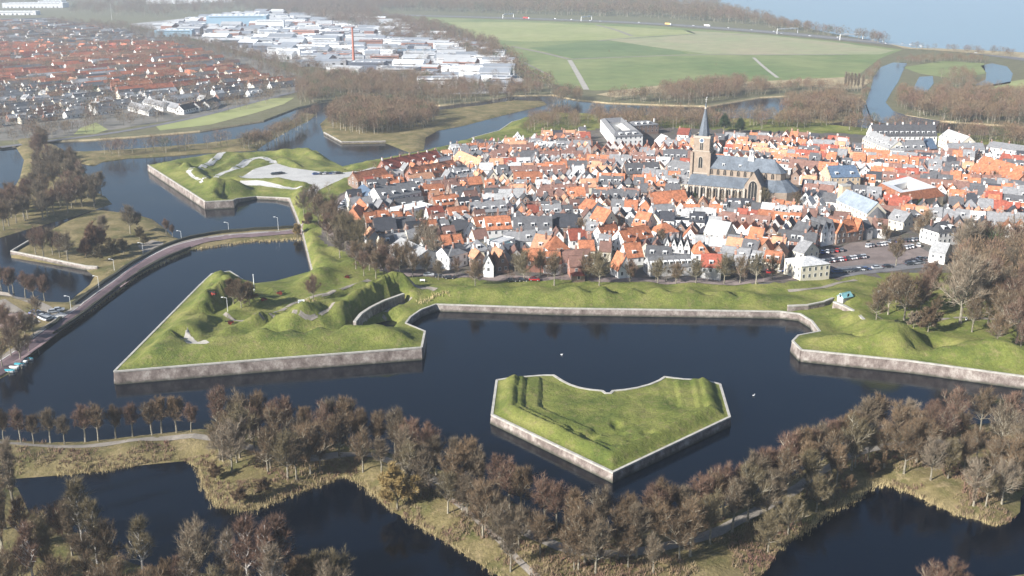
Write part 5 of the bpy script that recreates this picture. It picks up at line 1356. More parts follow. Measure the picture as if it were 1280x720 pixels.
LA = 'bare avenue tree with russet brown twigs'
ROWN = [(-20,549),(60,549),(110,548),(160,542),(215,536),(250,540)]
for x, y in along(ROWN, 4.3, .9): tree(x, y, 'avenue', crA(), label='small bare tree in the open row along the lower left path', group='small avenue trees at lower left', h=TR.uniform(9.5, 13.5))
R1 = [(268,548),(320,548),(380,552),(430,556),(470,560),(530,584),(600,616),(660,645),(700,665),(765,676),(850,668),(900,648),(945,626),(990,600),(1040,568),(1090,545)]
for i, (x, y) in enumerate(along(R1, 5.0, 1.1)):
    sx = scr(x, y, 1)[0]
    tree(x, y, 'avenue', crA(), label='tall bare tree in the moat-side row of the curving avenue', group='moat-side row of the avenue', h=TR.uniform(12.5, 16.5))
R2 = [(262,575),(320,590),(372,598),(430,580),(470,582),(505,603),(560,640),(620,690),(660,730)]
for x, y in along(R2, 7.2, 2.6): tree(x, y, TR.choice(('broad', 'avenue', 'spready')), crB(), label='greyish spreading tree on the sunny bank above the left pond', group='trees on the bank above the left pond', h=TR.uniform(10, 14.5))
R3 = [(700,705),(760,708),(802,704),(850,695),(895,680),(940,660),(990,634),(1040,600),(1075,582)]
for x, y in along(R3, 5.2, 2.6): tree(x, y, TR.choice(('avenue', 'broad')), crB(), label='bare tree in the inner row of the avenue towards the right', group='inner row of the avenue', h=TR.uniform(12, 16))
R4 = [(515,600),(560,624),(610,656),(655,690),(700,706),(760,716),(830,712),(880,700)]
for x, y in along(R4, 6.5, 2.6): tree(x, y, TR.choice(('broad', 'spready')), TR.choice(('brown', 'brown', 'grey')), label='bare tree on the sunny side of the avenue at the bottom', group='sunny side of the avenue', h=TR.uniform(9, 13))
for px, py, k, c in ((285,560,'broad','brown'),(300,572,'spready','olive'),(318,560,'broad','reddish'),(345,570,'broad','brown'),(335,590,'spready','brown'),(375,568,'broad','grey'),(400,590,'avenue','brown'),(290,590,'spready','pale'),(275,575,'broad','olive'),(360,598,'spready','olive'),(405,560,'broad','reddish')):
    treepx(px, py, k, c, h=TR.uniform(11,15), label='large bare tree in the clump on the point between pond and moat', group='clump at the avenue corner')
for px, py, k, c in ((1085,575,'broad','olive'),(1105,585,'ivy','brown'),(1130,592,'broad','brown'),(1163,600,'broad','pale'),(1185,598,'ivy','olive'),(1145,578,'spready','brown'),(1205,590,'broad','brown'),(1217,632,'ivy','pale'),(1232,633,'avenue','olive'),(1252,630,'broad','pale'),(1240,600,'broad','brown'),(1265,612,'spready','brown'),(1275,590,'broad','grey'),(1180,572,'broad','reddish'),(1220,578,'broad','brown'),(1290,600,'broad','brown'),(1120,560,'spready','brown'),(1160,556,'broad','reddish'),(1200,560,'broad','brown'),(1250,565,'broad','grey'),(1285,560,'broad','reddish'),(1135,542,'avenue','pale'),(1165,540,'avenue','reddish'),(1192,540,'broad','reddish'),(1225,540,'broad','brown'),(1262,540,'broad','reddish'),(1295,540,'broad','brown')):
    treepx(px, py, k, c, h=TR.uniform(10.5,14.5), label='bare tree in the grove on the right-hand point above the pond', group='grove on the right point')
for px, py in ((1020,640),(960,690),(985,668)): treepx(px, py, 'spready', 'olive', label='low spreading olive tree hanging over the right pond', group='low trees by the right pond', h=10)
# near left corner wood, partly below the picture
for px, py, k, c, h in ((8,668,'poplar','pale',20),(18,640,'poplar','pale',19),(4,700,'poplar','brown',19),(30,690,'birch','russet',14),(66,735,'poplar','olive',17),(45,742,'birch','reddish',17),(92,700,'poplar','grey',14),(105,690,'birch','olive',19),(123,710,'birch','olive',17),(135,715,'spready','brown',12),(80,680,'spready','russet',11),(55,690,'spready','brown',11),(25,735,'spready','grey',10),(110,740,'ivy','brown',15),(5,755,'broad','brown',13),(75,760,'spready','brown',12),
    (181,728,'birch','olive',16),(150,750,'spready','brown',10),(210,745,'shrub','brown',8),(250,735,'broad','grey',17),(240,760,'birch','grey',14),(228,750,'birch','reddish',11),(288,742,'birch','pale',15),(312,745,'birch','reddish',19),(300,765,'spready','brown',11),(335,750,'birch','reddish',18),(352,742,'birch','reddish',19),(345,772,'birch','pale',17),(372,755,'shrub','brown',10),(395,750,'shrub','olive',10),(420,745,'spready','olive',11),(410,770,'spready','grey',12),(272,775,'spready','olive',12),(190,775,'spready','brown',12),(130,775,'broad','brown',13),(440,770,'shrub','brown',8)):
    n = dict(birch='birch', poplar='poplar', shrub='shrub').get(k, 'bare tree')
    treepx(px, py, k, c, h=h, label=f"{c} {n} in the near wood {'at left' if px < 145 else 'at bottom'}", group='near wood at lower left', name=n.replace(' ', '_') if n != 'bare tree' else 'bare_tree')
for px, py in ((1163,752),(1190,748),(1176,765)): treepx(px, py, 'spready', 'reddish', h=9, label='tree top poking up at the bottom edge near the right corner', group='tree tops at the bottom right')
# golden willow by the pond, shrubs on the bank
treepx(497, 636, 'shrub', 'golden', h=11, label='golden-brown willow shrub leaning over the left pond', name='willow')
for px, py in ((300,630),(330,618),(270,600),(1090,595),(1060,615)): treepx(px, py, 'shrub', 'brown', h=4.5, label='brown shrub on the reedy pond bank', group='shrubs on the pond bank', name='shrub', cat='shrub')
# fortress ramparts and town edge
for px, py, k, c, h, lab in ((693,382,'conifer','brown',6,'small dark tree standing alone on the curtain wall slope'),(392,376,'spready','reddish',10,'round pinkish tree on the left bastion'),(302,388,'spready','brown',11,'brown thicket tree in the middle of the left bastion'),(292,378,'shrub','brown',9,'brown shrub behind the thicket on the left bastion'),(312,380,'shrub','brown',8,'brown shrub right of the thicket on the left bastion'),
    (1200,404,'spready','pale',26,'huge pale bare tree on the right bastion'),(1130,400,'spready','brown',17,'wide brown tree in front of the shed on the right bastion'),(1110,393,'spready','brown',15,'wide brown tree left on the right bastion'),(1150,392,'spready','reddish',15,'reddish tree in the middle of the right bastion'),(1160,415,'shrub','brown',9,'brown shrub on the right bastion slope'),(1142,410,'shrub','pale',6,'small pale shrub on the right bastion slope'),
    (1250,420,'broad','brown',17,'brown tree at the right edge on the bastion'),(1270,430,'broad','reddish',17,'reddish tree at the right edge on the bastion'),(1235,405,'broad','brown',17,'brown tree behind the huge pale one'),(1262,408,'broad','reddish',19,'tall reddish tree behind the right edge trees'),(1280,415,'broad','brown',18,'brown tree cut by the right edge'),(1225,392,'broad','brown',17,'second brown tree behind the huge pale one'),(1250,388,'broad','grey',17,'grey tree behind the right bastion trees'),(1275,385,'broad','reddish',18,'reddish tree far right behind the bastion'),
    (1207,330,'broad','pale',21,'tall pale tree beside the white shed'),(1228,322,'broad','reddish',17,'reddish tree right of the tall pale tree'),(1245,326,'broad','brown',17,'brown tree right of the white shed'),(1265,328,'broad','reddish',17,'reddish tree at the right edge of the town'),(1280,324,'broad','brown',17,'brown tree cut off at the right edge of the town'),(1215,345,'broad','brown',15,'brown tree below the tall pale tree'),(1240,350,'broad','brown',14,'brown tree on the grass right of the shed'),(1262,352,'broad','grey',15,'grey tree on the grass at the right edge'),
    (1120,332,'spready','brown',12,'wide bare tree in the middle of the square'),(1148,300,'spready','brown',11,'bare tree at the back of the square'),(1157,296,'broad','brown',14,'tall bare tree beside the white villa'),(1105,305,'spready','brown',9,'bare tree beside the chapel'),(1098,296,'spready','brown',8,'small bare tree behind the chapel apse'),
    (380,268,'spready','grey',12,'bare tree at the path below the far car park'),(393,262,'spready','brown',13,'brown tree above the left town edge'),(398,280,'spready','brown',14,'brown tree at the end of the causeway'),(410,290,'broad','brown',13,'brown tree right of the causeway end'),(385,284,'shrub','brown',7,'brown shrub on the rampart above the causeway'),(372,296,'bush','golden',6,'yellow bush beside the causeway end'),
    (432,312,'spready','olive',16,'big olive green bare tree at the left town edge'),(450,322,'spready','olive',17,'big yellowish bare tree left of the front houses'),(420,300,'broad','brown',13,'brown tree behind the big olive tree'),(462,338,'spready','brown',12,'brown tree below the big yellowish tree'),(480,345,'spready','reddish',13,'reddish tree on the street at front left'),(500,342,'spready','brown',12,'brown tree beside the long low shed'),(516,346,'spready','brown',11,'bare tree at the kink of the front street'),
    (541,330,'broad','pale',18,'tall pale tree between the front left houses'),(530,315,'broad','brown',15,'brown tree behind the tall pale tree'),(594,358,'spready','brown',11,'bare tree on the rampart at front left'),(655,352,'spready','olive',13,'olive tree in front of the cream house'),(693,357,'broad','brown',14,'big brown tree on the street behind the lone dark tree'),(676,345,'spready','brown',11,'brown tree in front of the hipped orange house'),(749,357,'spready','olive',14,'olive tree on the rampart in the middle'),(735,350,'spready','brown',11,'brown tree left of the small red hut'),
    (788,352,'spready','russet',9,'russet small tree beside the front orange house'),(822,354,'spready','olive',10,'olive tree in front of the long low terrace'),(845,355,'spready','brown',9,'brown tree in front of the long low terrace'),(870,354,'spready','olive',10,'olive tree right end of the long low terrace'),(905,355,'broad','olive',13,'olive tree on the front street right of middle'),(925,354,'broad','brown',12,'brown tree on the front street right of middle'),(945,355,'broad','olive',13,'olive tree near the front right corner of town'),(965,350,'spready','brown',10,'brown tree left of the old gatehouse'),
    (995,262,'spready','brown',9,'bare tree right of the church choir'),(975,250,'spready','brown',10,'brown tree below the church choir'),(955,256,'spready','olive',9,'olive tree below the great church window'),(843,238,'spready','brown',9,'brown tree left of the church tower'),(985,254,'conifer','evergreen',8,'dark evergreen beside the church choir'),(868,247,'conifer','evergreen',4,'low green hedge tree by the church tower foot'),
    (925,166,'conifer','evergreen',15,'dark conifer behind the church ridge'),(905,164,'conifer','evergreen',17,'dark conifer behind the church spire'),(1150,262,'conifer','evergreen',8,'evergreen right of the arsenal'),(1262,262,'conifer','evergreen',7,'evergreen near the right edge'),(986,290,'conifer','evergreen',8,'slender evergreen among orange roofs'),(560,290,'conifer','evergreen',9,'evergreen in a garden at the left'),(460,265,'conifer','evergreen',8,'evergreen in the shade at the left town edge'),(1240,236,'spready','brown',10,'brown tree among the terraces at the right'),(1125,222,'spready','brown',9,'brown tree behind the arsenal'),(630,245,'shrub','olive',6,'olive bush among the upper left roofs')):
    nm = {'conifer': 'evergreen_tree' if c == 'evergreen' else 'bare_tree', 'shrub': 'shrub', 'bush': 'shrub'}.get(k, 'bare_tree')
    treepx(px, py, k, c, h=h, label=lab, name=nm, cat='shrub' if nm == 'shrub' else 'tree', group='trees of the town and ramparts')
for px, py, h in ((415,282,13),(425,292,13),(410,300,12),(437,300,14),(425,322,13),(445,335,12),(478,330,12),(495,333,11),(510,330,10),(533,345,10),(548,350,9),(570,347,9),(440,312,15),(520,320,10),(402,270,12),(418,270,11),(470,348,12),(490,350,10),(455,345,11)):
    treepx(px, py, TR.choice(('spready', 'broad')), TR.choice(('brown', 'grey', 'brown', 'reddish')), h=h, label='brownish bare tree in the belt around the front left town edge', group='belt at the front left town edge')
for px, py, h in ((1095,402,12),(1105,385,13),(1120,378,12),(1140,378,13),(1160,376,14),(1178,385,14),(1190,378,15),(1212,378,15),(1235,372,16),(1085,378,8),(1170,395,8),(1260,368,15),(1215,415,13),(1232,418,12),(1245,432,11),(1262,422,14),(1275,440,11),(1190,362,14),(1165,360,12))[::2]:
    treepx(px, py, TR.choice(('spready', 'broad')), TR.choice(('brown', 'reddish', 'brown', 'grey')), h=h, label='brownish bare tree in the copse covering the right bastion', group='copse on the right bastion')
for i in range(90):
    px = TR.uniform(460, 1270); py = TR.uniform(190, 340)
    x, y, z = GH(px, py)
    if any(rects_hit((x, y, 0, 1, 1), f, 0) for f in FOOT) or not inpoly(x, y, TOWN_FILL): continue
    tree(x, y, TR.choice(('spready', 'broad', 'conifer')), TR.choice(('brown', 'grey', 'olive')), h=TR.uniform(5, 9), z=z, label=f"bare garden tree {where(x, y)}", group='garden trees of the town', seed=0)
# wooded bank and small island at the left
LB = [G(x, y, 1) for x, y in ((0,292),(37,282),(95,267),(135,254),(126,243),(108,236),(95,210),(70,190),(45,185),(30,190),(40,205),(45,222),(30,245),(0,262))]
n = 0
pts = []
while n < 66:
    px, py = TR.uniform(0, 140), TR.uniform(182, 294); x, y = G(px, py, 1)
    if inpoly(x, y, LB) and all(math.dist((x, y), p) > 4.6 for p in pts):
        tree(x, y, TR.choice(('avenue', 'broad', 'broad')), TR.choice(('brown', 'reddish', 'grey', 'grey')), h=TR.uniform(13, 17), label='bare purplish-brown tree in the wood at the left edge', group='wood at the left edge'); pts.append((x, y)); n += 1
    elif len(pts) > 0 and TR.random() < .0005: break
for px, py, k, c, h in ((45,318,'broad','reddish',13),(55,322,'broad','reddish',14),(66,318,'broad','grey',13),(75,322,'broad','reddish',12),(85,325,'broad','grey',13),(118,318,'conifer','russet',19),(108,322,'conifer','russet',12),(128,312,'shrub','reddish',10),(140,322,'shrub','olive',8),(125,326,'shrub','olive',7),(155,318,'shrub','olive',7),(163,292,'broad','grey',15),(172,290,'avenue','grey',12),(130,300,'avenue','pale',14),(175,300,'shrub','olive',6),(208,294,'avenue','reddish',9),(216,296,'avenue','reddish',7),(182,306,'shrub','olive',5)):
    treepx(px, py, k, c, h=h, label=f"{'cone-shaped ' if k == 'conifer' else ''}{c} {'shrub' if k == 'shrub' else 'tree'} on the small walled island by the causeway", group='trees on the small walled island', name='shrub' if k == 'shrub' else 'bare_tree', cat='shrub' if k == 'shrub' else 'tree')
for px, py in ((12,368),(17,366),(32,372),(43,376),(56,377),(2,363)): treepx(px, py, 'avenue', 'reddish', h=12, label='bare tree in the row beside the parked cars at left', group='row beside the left parking', seed=0)
for px, py, h in ((8,420,12),(20,432,12),(32,425,11),(14,445,11),(42,420,9),(3,458,10),(26,452,11),(46,398,9),(-8,430,12),(36,440,7)): treepx(px, py, 'broad', TR.choice(('reddish', 'brown')), h=h, label='bare tree crowded along the road at the left edge', group='trees along the road at the left edge')
# isolated far trees
for px, py in ((1056,112),(1060,113),(1064,113),(1068,114),(1072,114),(1077,115)): treepx(px, py, 'poplar', 'pale', h=17, label='pale poplar in the tight row at the edge of the fields', group='pale poplars by the fields', name='poplar', seed=0)
print('trees', NT[0])

# ------------------------------------------------------------------ woods too many to count
def lod(seed, n=150, w=.34, L_=1.9, kind='round'):
    r = random.Random(seed); V = []; F = []; M = []
    def tri(a, b, c, m):
        k = len(V); V.extend([a, b, c]); F.append((k, k + 1, k + 2)); M.append(m)
    for i in range(3):   # trunk of a unit tree 1 m tall, later scaled
        t = i * 2.1; V_ = (math.cos(t) * .018, math.sin(t) * .018, -.02); W_ = (math.cos(t + 2.1) * .018, math.sin(t + 2.1) * .018, -.02); tri(V_, W_, (0, 0, .75), 0)
    for i in range(9):
        a = r.uniform(0, 6.28); el = r.uniform(.5, 1.3); p = Vector((0, 0, r.uniform(.2, .5))); d = Vector((math.cos(a) * math.cos(el), math.sin(a) * math.cos(el), math.sin(el))); s = Vector((-math.sin(a), math.cos(a), 0)) * .009
        q = p + d * .4; tri(tuple(p - s), tuple(p + s), tuple(q), 0)
    for i in range(n):
        while True:
            p = Vector((r.uniform(-1, 1), r.uniform(-1, 1), r.uniform(-1, 1)))
            if p.length < 1 and (p.length > .35 or r.random() < .4): break
        if kind == 'round': c = Vector((p.x * .31, p.y * .31, .60 + p.z * .36))
        d = Vector((p.x * .8, p.y * .8, p.z * .6 + .55)).normalized(); s = rand_perp(d, r) * (w / 2 / 16); l = L_ / 16 * r.uniform(.6, 1.2)
        tri(tuple(c - s), tuple(c + s), tuple(c + d * l), 1)
    return np.array(V), np.array(F), np.array(M)
LODS = [lod(s) for s in range(5)]; LODS_N = [lod(s + 20, n=330, w=.2, L_=1.6) for s in range(5)]
def wood(name, pts, label=None, near=False, crowns=('brown', 'reddish', 'grey', 'brown'), evergreen=0.03):
    """pts: list of (x, y, z, h)"""
    Vs = []; Fs = []; Ms = []; b = 0; mats = [TRUNK] + [CROWN[c] for c in crowns] + [CROWN['evergreen']]
    for (x, y, z, h) in pts:
        V, F, M = (LODS_N if near else LODS)[TR.randrange(5)]; a = TR.uniform(0, 6.28); c, s = math.cos(a), math.sin(a); wd = h * TR.uniform(.85, 1.2)
        Q = np.empty_like(V); Q[:, 0] = (V[:, 0] * c - V[:, 1] * s) * wd + x; Q[:, 1] = (V[:, 0] * s + V[:, 1] * c) * wd + y; Q[:, 2] = V[:, 2] * h + z
        k = len(mats) - 1 if TR.random() < evergreen else 1 + TR.randrange(len(crowns))
        Vs.append(Q); Fs.append(F + b); Ms.append(np.where(M == 0, 0, k)); b += len(V)
    V = np.concatenate(Vs); F = np.concatenate(Fs); M = np.concatenate(Ms)
    me = bpy.data.meshes.new(name); me.vertices.add(len(V)); me.vertices.foreach_set('co', V.ravel().astype(np.float32))
    me.loops.add(len(F) * 3); me.loops.foreach_set('vertex_index', F.ravel().astype(np.int32)); me.polygons.add(len(F))
    me.polygons.foreach_set('loop_start', np.arange(0, len(F) * 3, 3, dtype=np.int32)); me.polygons.foreach_set('loop_total', np.full(len(F), 3, dtype=np.int32))
    me.polygons.foreach_set('material_index', M.astype(np.int32))
    for m in mats: me.materials.append(m)
    me.update(); me.validate(); return struct(link(bpy.data.objects.new(name, me)), 'stuff', label)
def scatter(px, area_per, h0, h1, minpx=None, zz=1.0):
    """world-uniform scatter in a photo polygon"""
    P = [G(x, y, zz) for x, y in px]; xs = [p[0] for p in P]; ys = [p[1] for p in P]; A = 0
    for i in range(len(P)): A += P[i][0] * P[(i + 1) % len(P)][1] - P[(i + 1) % len(P)][0] * P[i][1]
    n = int(abs(A) / 2 / area_per); bx = (max(xs) - min(xs)) * (max(ys) - min(ys)); out = []
    Q = np.stack([rng.uniform(min(xs), max(xs), int(n * bx / (abs(A) / 2))), rng.uniform(min(ys), max(ys), int(n * bx / (abs(A) / 2)))], 1)
    Q = Q[inpoly_np(Q, P)]
    return [(float(x), float(y), zz - .1, TR.uniform(h0, h1)) for x, y in Q]
far = []
far += scatter([(300,-2),(480,0),(640,2),(800,6),(900,14),(960,27),(962,34),(900,28),(800,22),(640,17.5),(490,14),(380,14),(300,8)], 260, 20, 26)
far += scatter([(320,-12),(800,-12),(900,4),(900,14),(800,6),(640,2),(480,0),(300,-2)], 700, 20, 26)
far += scatter([(960,28),(1000,36),(1040,43),(1090,50),(1115,54),(1115,57),(1060,48.5),(1000,40.5),(960,35.5)], 120, 14, 20)
far += scatter([(1120,59),(1200,64.5),(1290,70),(1290,74),(1200,67.5),(1140,62)], 240, 8, 14)
far += scatter([(350,10),(470,14),(480,22),(470,42),(420,34),(370,22),(300,14)], 300, 18, 24)
far += scatter([(470,38),(500,34),(560,47),(620,70),(662,98),(700,114),(665,113),(635,96),(600,78),(550,58),(480,52)], 110, 13, 18)
far += scatter([(480,24),(540,33),(620,60),(668,95),(640,82),(600,64),(545,45),(490,34)], 170, 15, 20)
far += scatter([(80,18),(200,22),(300,14),(350,12),(300,4),(100,8)], 600, 16, 22)
far += scatter([(60,28),(160,34),(240,50),(320,68),(400,88),(430,98),(400,104),(330,84),(240,62),(160,44),(60,34)], 210, 10, 15)
far += scatter([(-20,30),(300,60),(400,106),(330,132),(240,146),(130,166),(-20,175)], 170, 8, 12)
far += scatter([(200,30),(600,70),(650,112),(480,112),(300,74)], 520, 8, 13)
far += scatter([(0,172),(90,164),(100,172),(60,178),(0,184)], 110, 8, 12)
far += scatter([(650,24),(960,44),(1060,60),(960,90),(720,80)], 60000, 3, 5)
far += scatter([(-50,-2),(300,-6),(300,3),(-50,8)], 900, 16, 22)
wood('far_woods', far, 'belts of bare hazy woodland beyond the fields and around the estates')
mid = []
mid += scatter([(370,108),(430,96),(520,98),(600,112),(640,110),(690,116),(640,126),(600,128),(560,131),(500,128),(430,122),(375,133)], 51, 10, 15)
mid += scatter([(410,158),(418,145),(440,136),(500,138),(530,142),(548,148),(535,160),(505,164),(470,168),(440,168)], 28, 13, 17)
mid += scatter([(690,135),(720,128),(780,124),(860,118),(900,112),(960,108),(960,118),(900,126),(860,132),(830,131),(800,128),(760,127),(720,122),(695,118)], 61, 10, 15)
mid += scatter([(645,172),(690,166),(740,162),(742,150),(700,148),(670,153)], 64, 9, 14, zz=3)
mid += scatter([(690,146),(740,148),(745,160),(750,166),(850,164),(960,163),(1010,162),(1000,153),(900,151),(760,147)], 47, 11, 15, zz=3)
mid += scatter([(820,118),(880,108),(930,106),(930,118),(880,122)], 40, 10, 15)
mid += scatter([(972,145),(987,133),(1040,127),(1073,134),(1077,146),(1040,152),(990,151)], 37, 12, 17)
mid += scatter([(1000,154),(1080,161),(1180,170),(1290,178),(1290,188),(1200,182),(1195,172),(1080,166),(1000,160)], 40, 12, 16, zz=3)
mid += scatter([(1120,118),(1140,124),(1165,120),(1290,126),(1290,156),(1190,156),(1172,148),(1130,143),(1108,128)], 42, 12, 16)
mid += scatter([(1165,98),(1215,90),(1220,108),(1290,120),(1290,128),(1190,124),(1160,118)], 81, 7, 12)
mid += scatter([(1120,78),(1170,72),(1230,76),(1240,80),(1180,79),(1128,82)], 68, 7, 10)
mid += scatter([(1080,96),(1098,82),(1104,84),(1092,108),(1080,130),(1076,118)], 61, 6, 10)
mid += scatter([(300,184),(330,178),(365,161),(388,150),(398,142),(395,148),(370,166),(336,183),(300,188)], 20, 10, 13)
mid += scatter([(110,192),(200,187),(300,180),(300,186),(200,192),(130,198)], 51, 10, 13)
mid += scatter([(1200,330),(1300,318),(1420,330),(1420,420),(1290,430),(1240,400),(1200,380)], 37, 12, 17, zz=4)
mid += scatter([(1180,300),(1300,300),(1400,310),(1400,340),(1300,335),(1200,330)], 74, 10, 15, zz=4)
mid += scatter([(860,262),(930,258),(990,262),(1000,250),(990,245),(930,252),(870,252)], 108, 5, 8, zz=4)
mid += scatter([(560,350),(560,346),(1000,348),(1000,352)], 40, 3, 6, zz=5)
mid += scatter([(405,255),(425,245),(470,222),(520,205),(560,196),(560,190),(500,205),(440,225),(400,245)], 88, 5, 9, zz=4)
mid = [p for p in mid if not any(inpoly(p[0], p[1] + o, r_) for r_ in RIVERS for o in (0, 6, 14, 28))]
mid += scatter([(960,112),(1000,106),(1050,110),(1072,117),(1010,115),(950,118)], 60, 8, 11)
wood('woods', mid, 'thick bare woods and hedgerows behind the town and round the marsh', near=True)

# ------------------------------------------------------------------ undergrowth and reeds
def tufts(name, spots, hmin, hmax, w, m, label, lean=.35, per=1):
    V = []; F = []
    for (x, y, z) in spots:
        for _ in range(per):
            xx, yy = x + TR.uniform(-.5, .5), y + TR.uniform(-.5, .5); a = TR.uniform(0, 6.28); h = TR.uniform(hmin, hmax); b = len(V)
            V += [(xx - math.cos(a) * w / 2, yy - math.sin(a) * w / 2, z - .1), (xx + math.cos(a) * w / 2, yy + math.sin(a) * w / 2, z - .1), (xx + TR.uniform(-lean, lean) * h, yy + TR.uniform(-lean, lean) * h, z + h)]; F.append((b, b + 1, b + 2))
    me = bpy.data.meshes.new(name); me.from_pydata(V, [], F); me.materials.append(m); me.update(); return struct(link(bpy.data.objects.new(name, me)), 'stuff', label)
SB = [G(x, y, .05) for x, y in BANKS if -100 < x < 1300]
sp = []
for a in resample(SB, .35):
    px, py = scr(a[0], a[1], 0); k = float(vnoise(np.array([[a[0], a[1]]]), 14, 9)[0])
    if k < .42 or TR.random() > k * 1.3: continue
    for _ in range(2):
        d = TR.uniform(-.8, 2.6 * k); ang = TR.uniform(0, 6.28); x, y = a[0] + math.cos(ang) * abs(d), a[1] + math.sin(ang) * abs(d); sp.append((x, y, max(.0, hz(x, y, 0))))
tufts('reeds', sp, .4, 1.6, .085, REEDM, 'pale dry reeds fringing the dark ponds', .3, 6)
sp = []
for _ in range(26000):
    i = TR.randrange(len(BANKP)); 
    px, py = TR.uniform(-20, 1300), TR.uniform(545, 735); x, y = G(px, py, 1.5)
    if not inpoly(x, y, BANKP): continue
    q = np.array([[x, y]]); k = float(vnoise(q, 9, 12)[0]) + .5 * float(vnoise(q, 3, 13)[0])
    if k < .72: continue
    av = seg_dist(q, AVW, False)[0][0] if 'AVW' in globals() else 9
    sp.append((x, y, hz(x, y)))
AVW = [G(x, y, 1.8) for x, y in AVEN]
D_ = seg_dist(np.array([s[:2] for s in sp]), AVW, False)[0]
sp = [s for s, d in zip(sp, D_) if d > 2.6]
tufts('undergrowth', sp, .4, 1.2, .22, BRAMB, 'reddish brown brambles and dead stems under the avenue trees', .6, 5)
sp = []
for (px, w) in (([(380,390),(395,391)],1),([(525,388),(545,381),(562,381)],1.2),([(97,398),(140,368),(175,342),(237,313),(320,301)],.8),([(320,302),(378,299)],2)):
    for a in resample([G(x, y, .3) for x, y in px], .4):
        for _ in range(2): x, y = a[0] + TR.uniform(-w, w), a[1] + TR.uniform(-w, w); sp.append((x, y, max(0, hz(x, y, 0))))
tufts('reeds', sp, .5, 1.5, .2, REEDM, 'dry reeds at the foot of the causeway and curtain wall', .2, 3)
nb = []
for _ in range(9000):
    px, py = TR.uniform(-10, 470), TR.uniform(655, 830); x, y = G(px, py, 1)
    if on_land(x, y) and not inpoly(x, y, BANKP): nb.append((x, y, hz(x, y)))
tufts('undergrowth', nb, .5, 1.8, .25, BRAMB, 'dark tangled undergrowth of the near wood', .6, 4)

# ------------------------------------------------------------------ hedges along the causeway
HEDGE = mat('hedge_twigs', (.045, .045, .03), var=.3, scale=1.5, coords='W', bump=.6, bscale=3)
def hedge(px, w, h, lab, z=1.4):
    o = ribbon('hedge', [G(x, y, z) for x, y in px], w, HEDGE, lift=0, h=h, step=2, kind=None); o['label'] = lab; o['category'] = 'hedge'; return o
hedge([(368,283.5),(320,287.5),(270,291),(232,299),(196,312),(160,333),(122,360),(92,381)], 1.4, 1.3, 'dark clipped hedge along the far side of the causeway road')
hedge([(237,309.5),(202,324),(172,341),(152,354),(122,377),(98,396),(68,415)], 1.5, .9, 'dark low hedge along the near side of the causeway road')
hedge([(58,411),(70,403),(76,398)], 1.2, 1.0, 'short dark hedge beside the left parking')
# ------------------------------------------------------------------ street lamps
def lamp(px, py, h, lab, dirx=-1, z=None):
    x, y, z = GH(px, py); root = thing('street_lamp', 'street lamp', lab, 'street lamps along the causeway', (x, y, z), 0)
    a = MB(); a.cyl(0, 0, -.2, h, .10, .06, FRAME, 8); a.tube((0, 0, h), (dirx * 1.3, 0, h + .35), .07, .06, FRAME, 6); a.build('pole', root)
    b = MB(); b.box(min(dirx * 1.2, dirx * 2.0), max(dirx * 1.2, dirx * 2.0), -.18, .18, h + .25, h + .42, FRAME); b.build('lamp_head', root)
for px, py, h in ((89,388,5.5),(124,362,5.5),(143,338,4.8),(179,317,4.8),(227,301,4.6),(286,290,4.6)): lamp(px, py, h, 'white street lamp on the causeway road')
lamp(348, 288, 6.5, 'white street lamp at the town end of the causeway'); lamp(285, 392, 6, 'white pole lamp in the yard of the left bastion')
def mast(px, py, h, lab, z=None):
    x, y, z = GH(px, py); o = thing('mast', 'mast', lab, 'tall white masts', (x, y, z), 0); a = MB(); a.cyl(0, 0, -.2, h, .25, .1, FRAME, 6); a.build('pole', o); a = MB(); a.cyl(0, 0, h, h + .4, .2, .2, FRAME, 8); a.build('cap', o)
mast(318, 364, 6.5, 'white flagpole at the top edge of the left bastion')
mast(140, 25, 36, 'thin white mast in the haze at the top left'); mast(582, 74, 16, 'thin white mast at the right of the industrial estate')
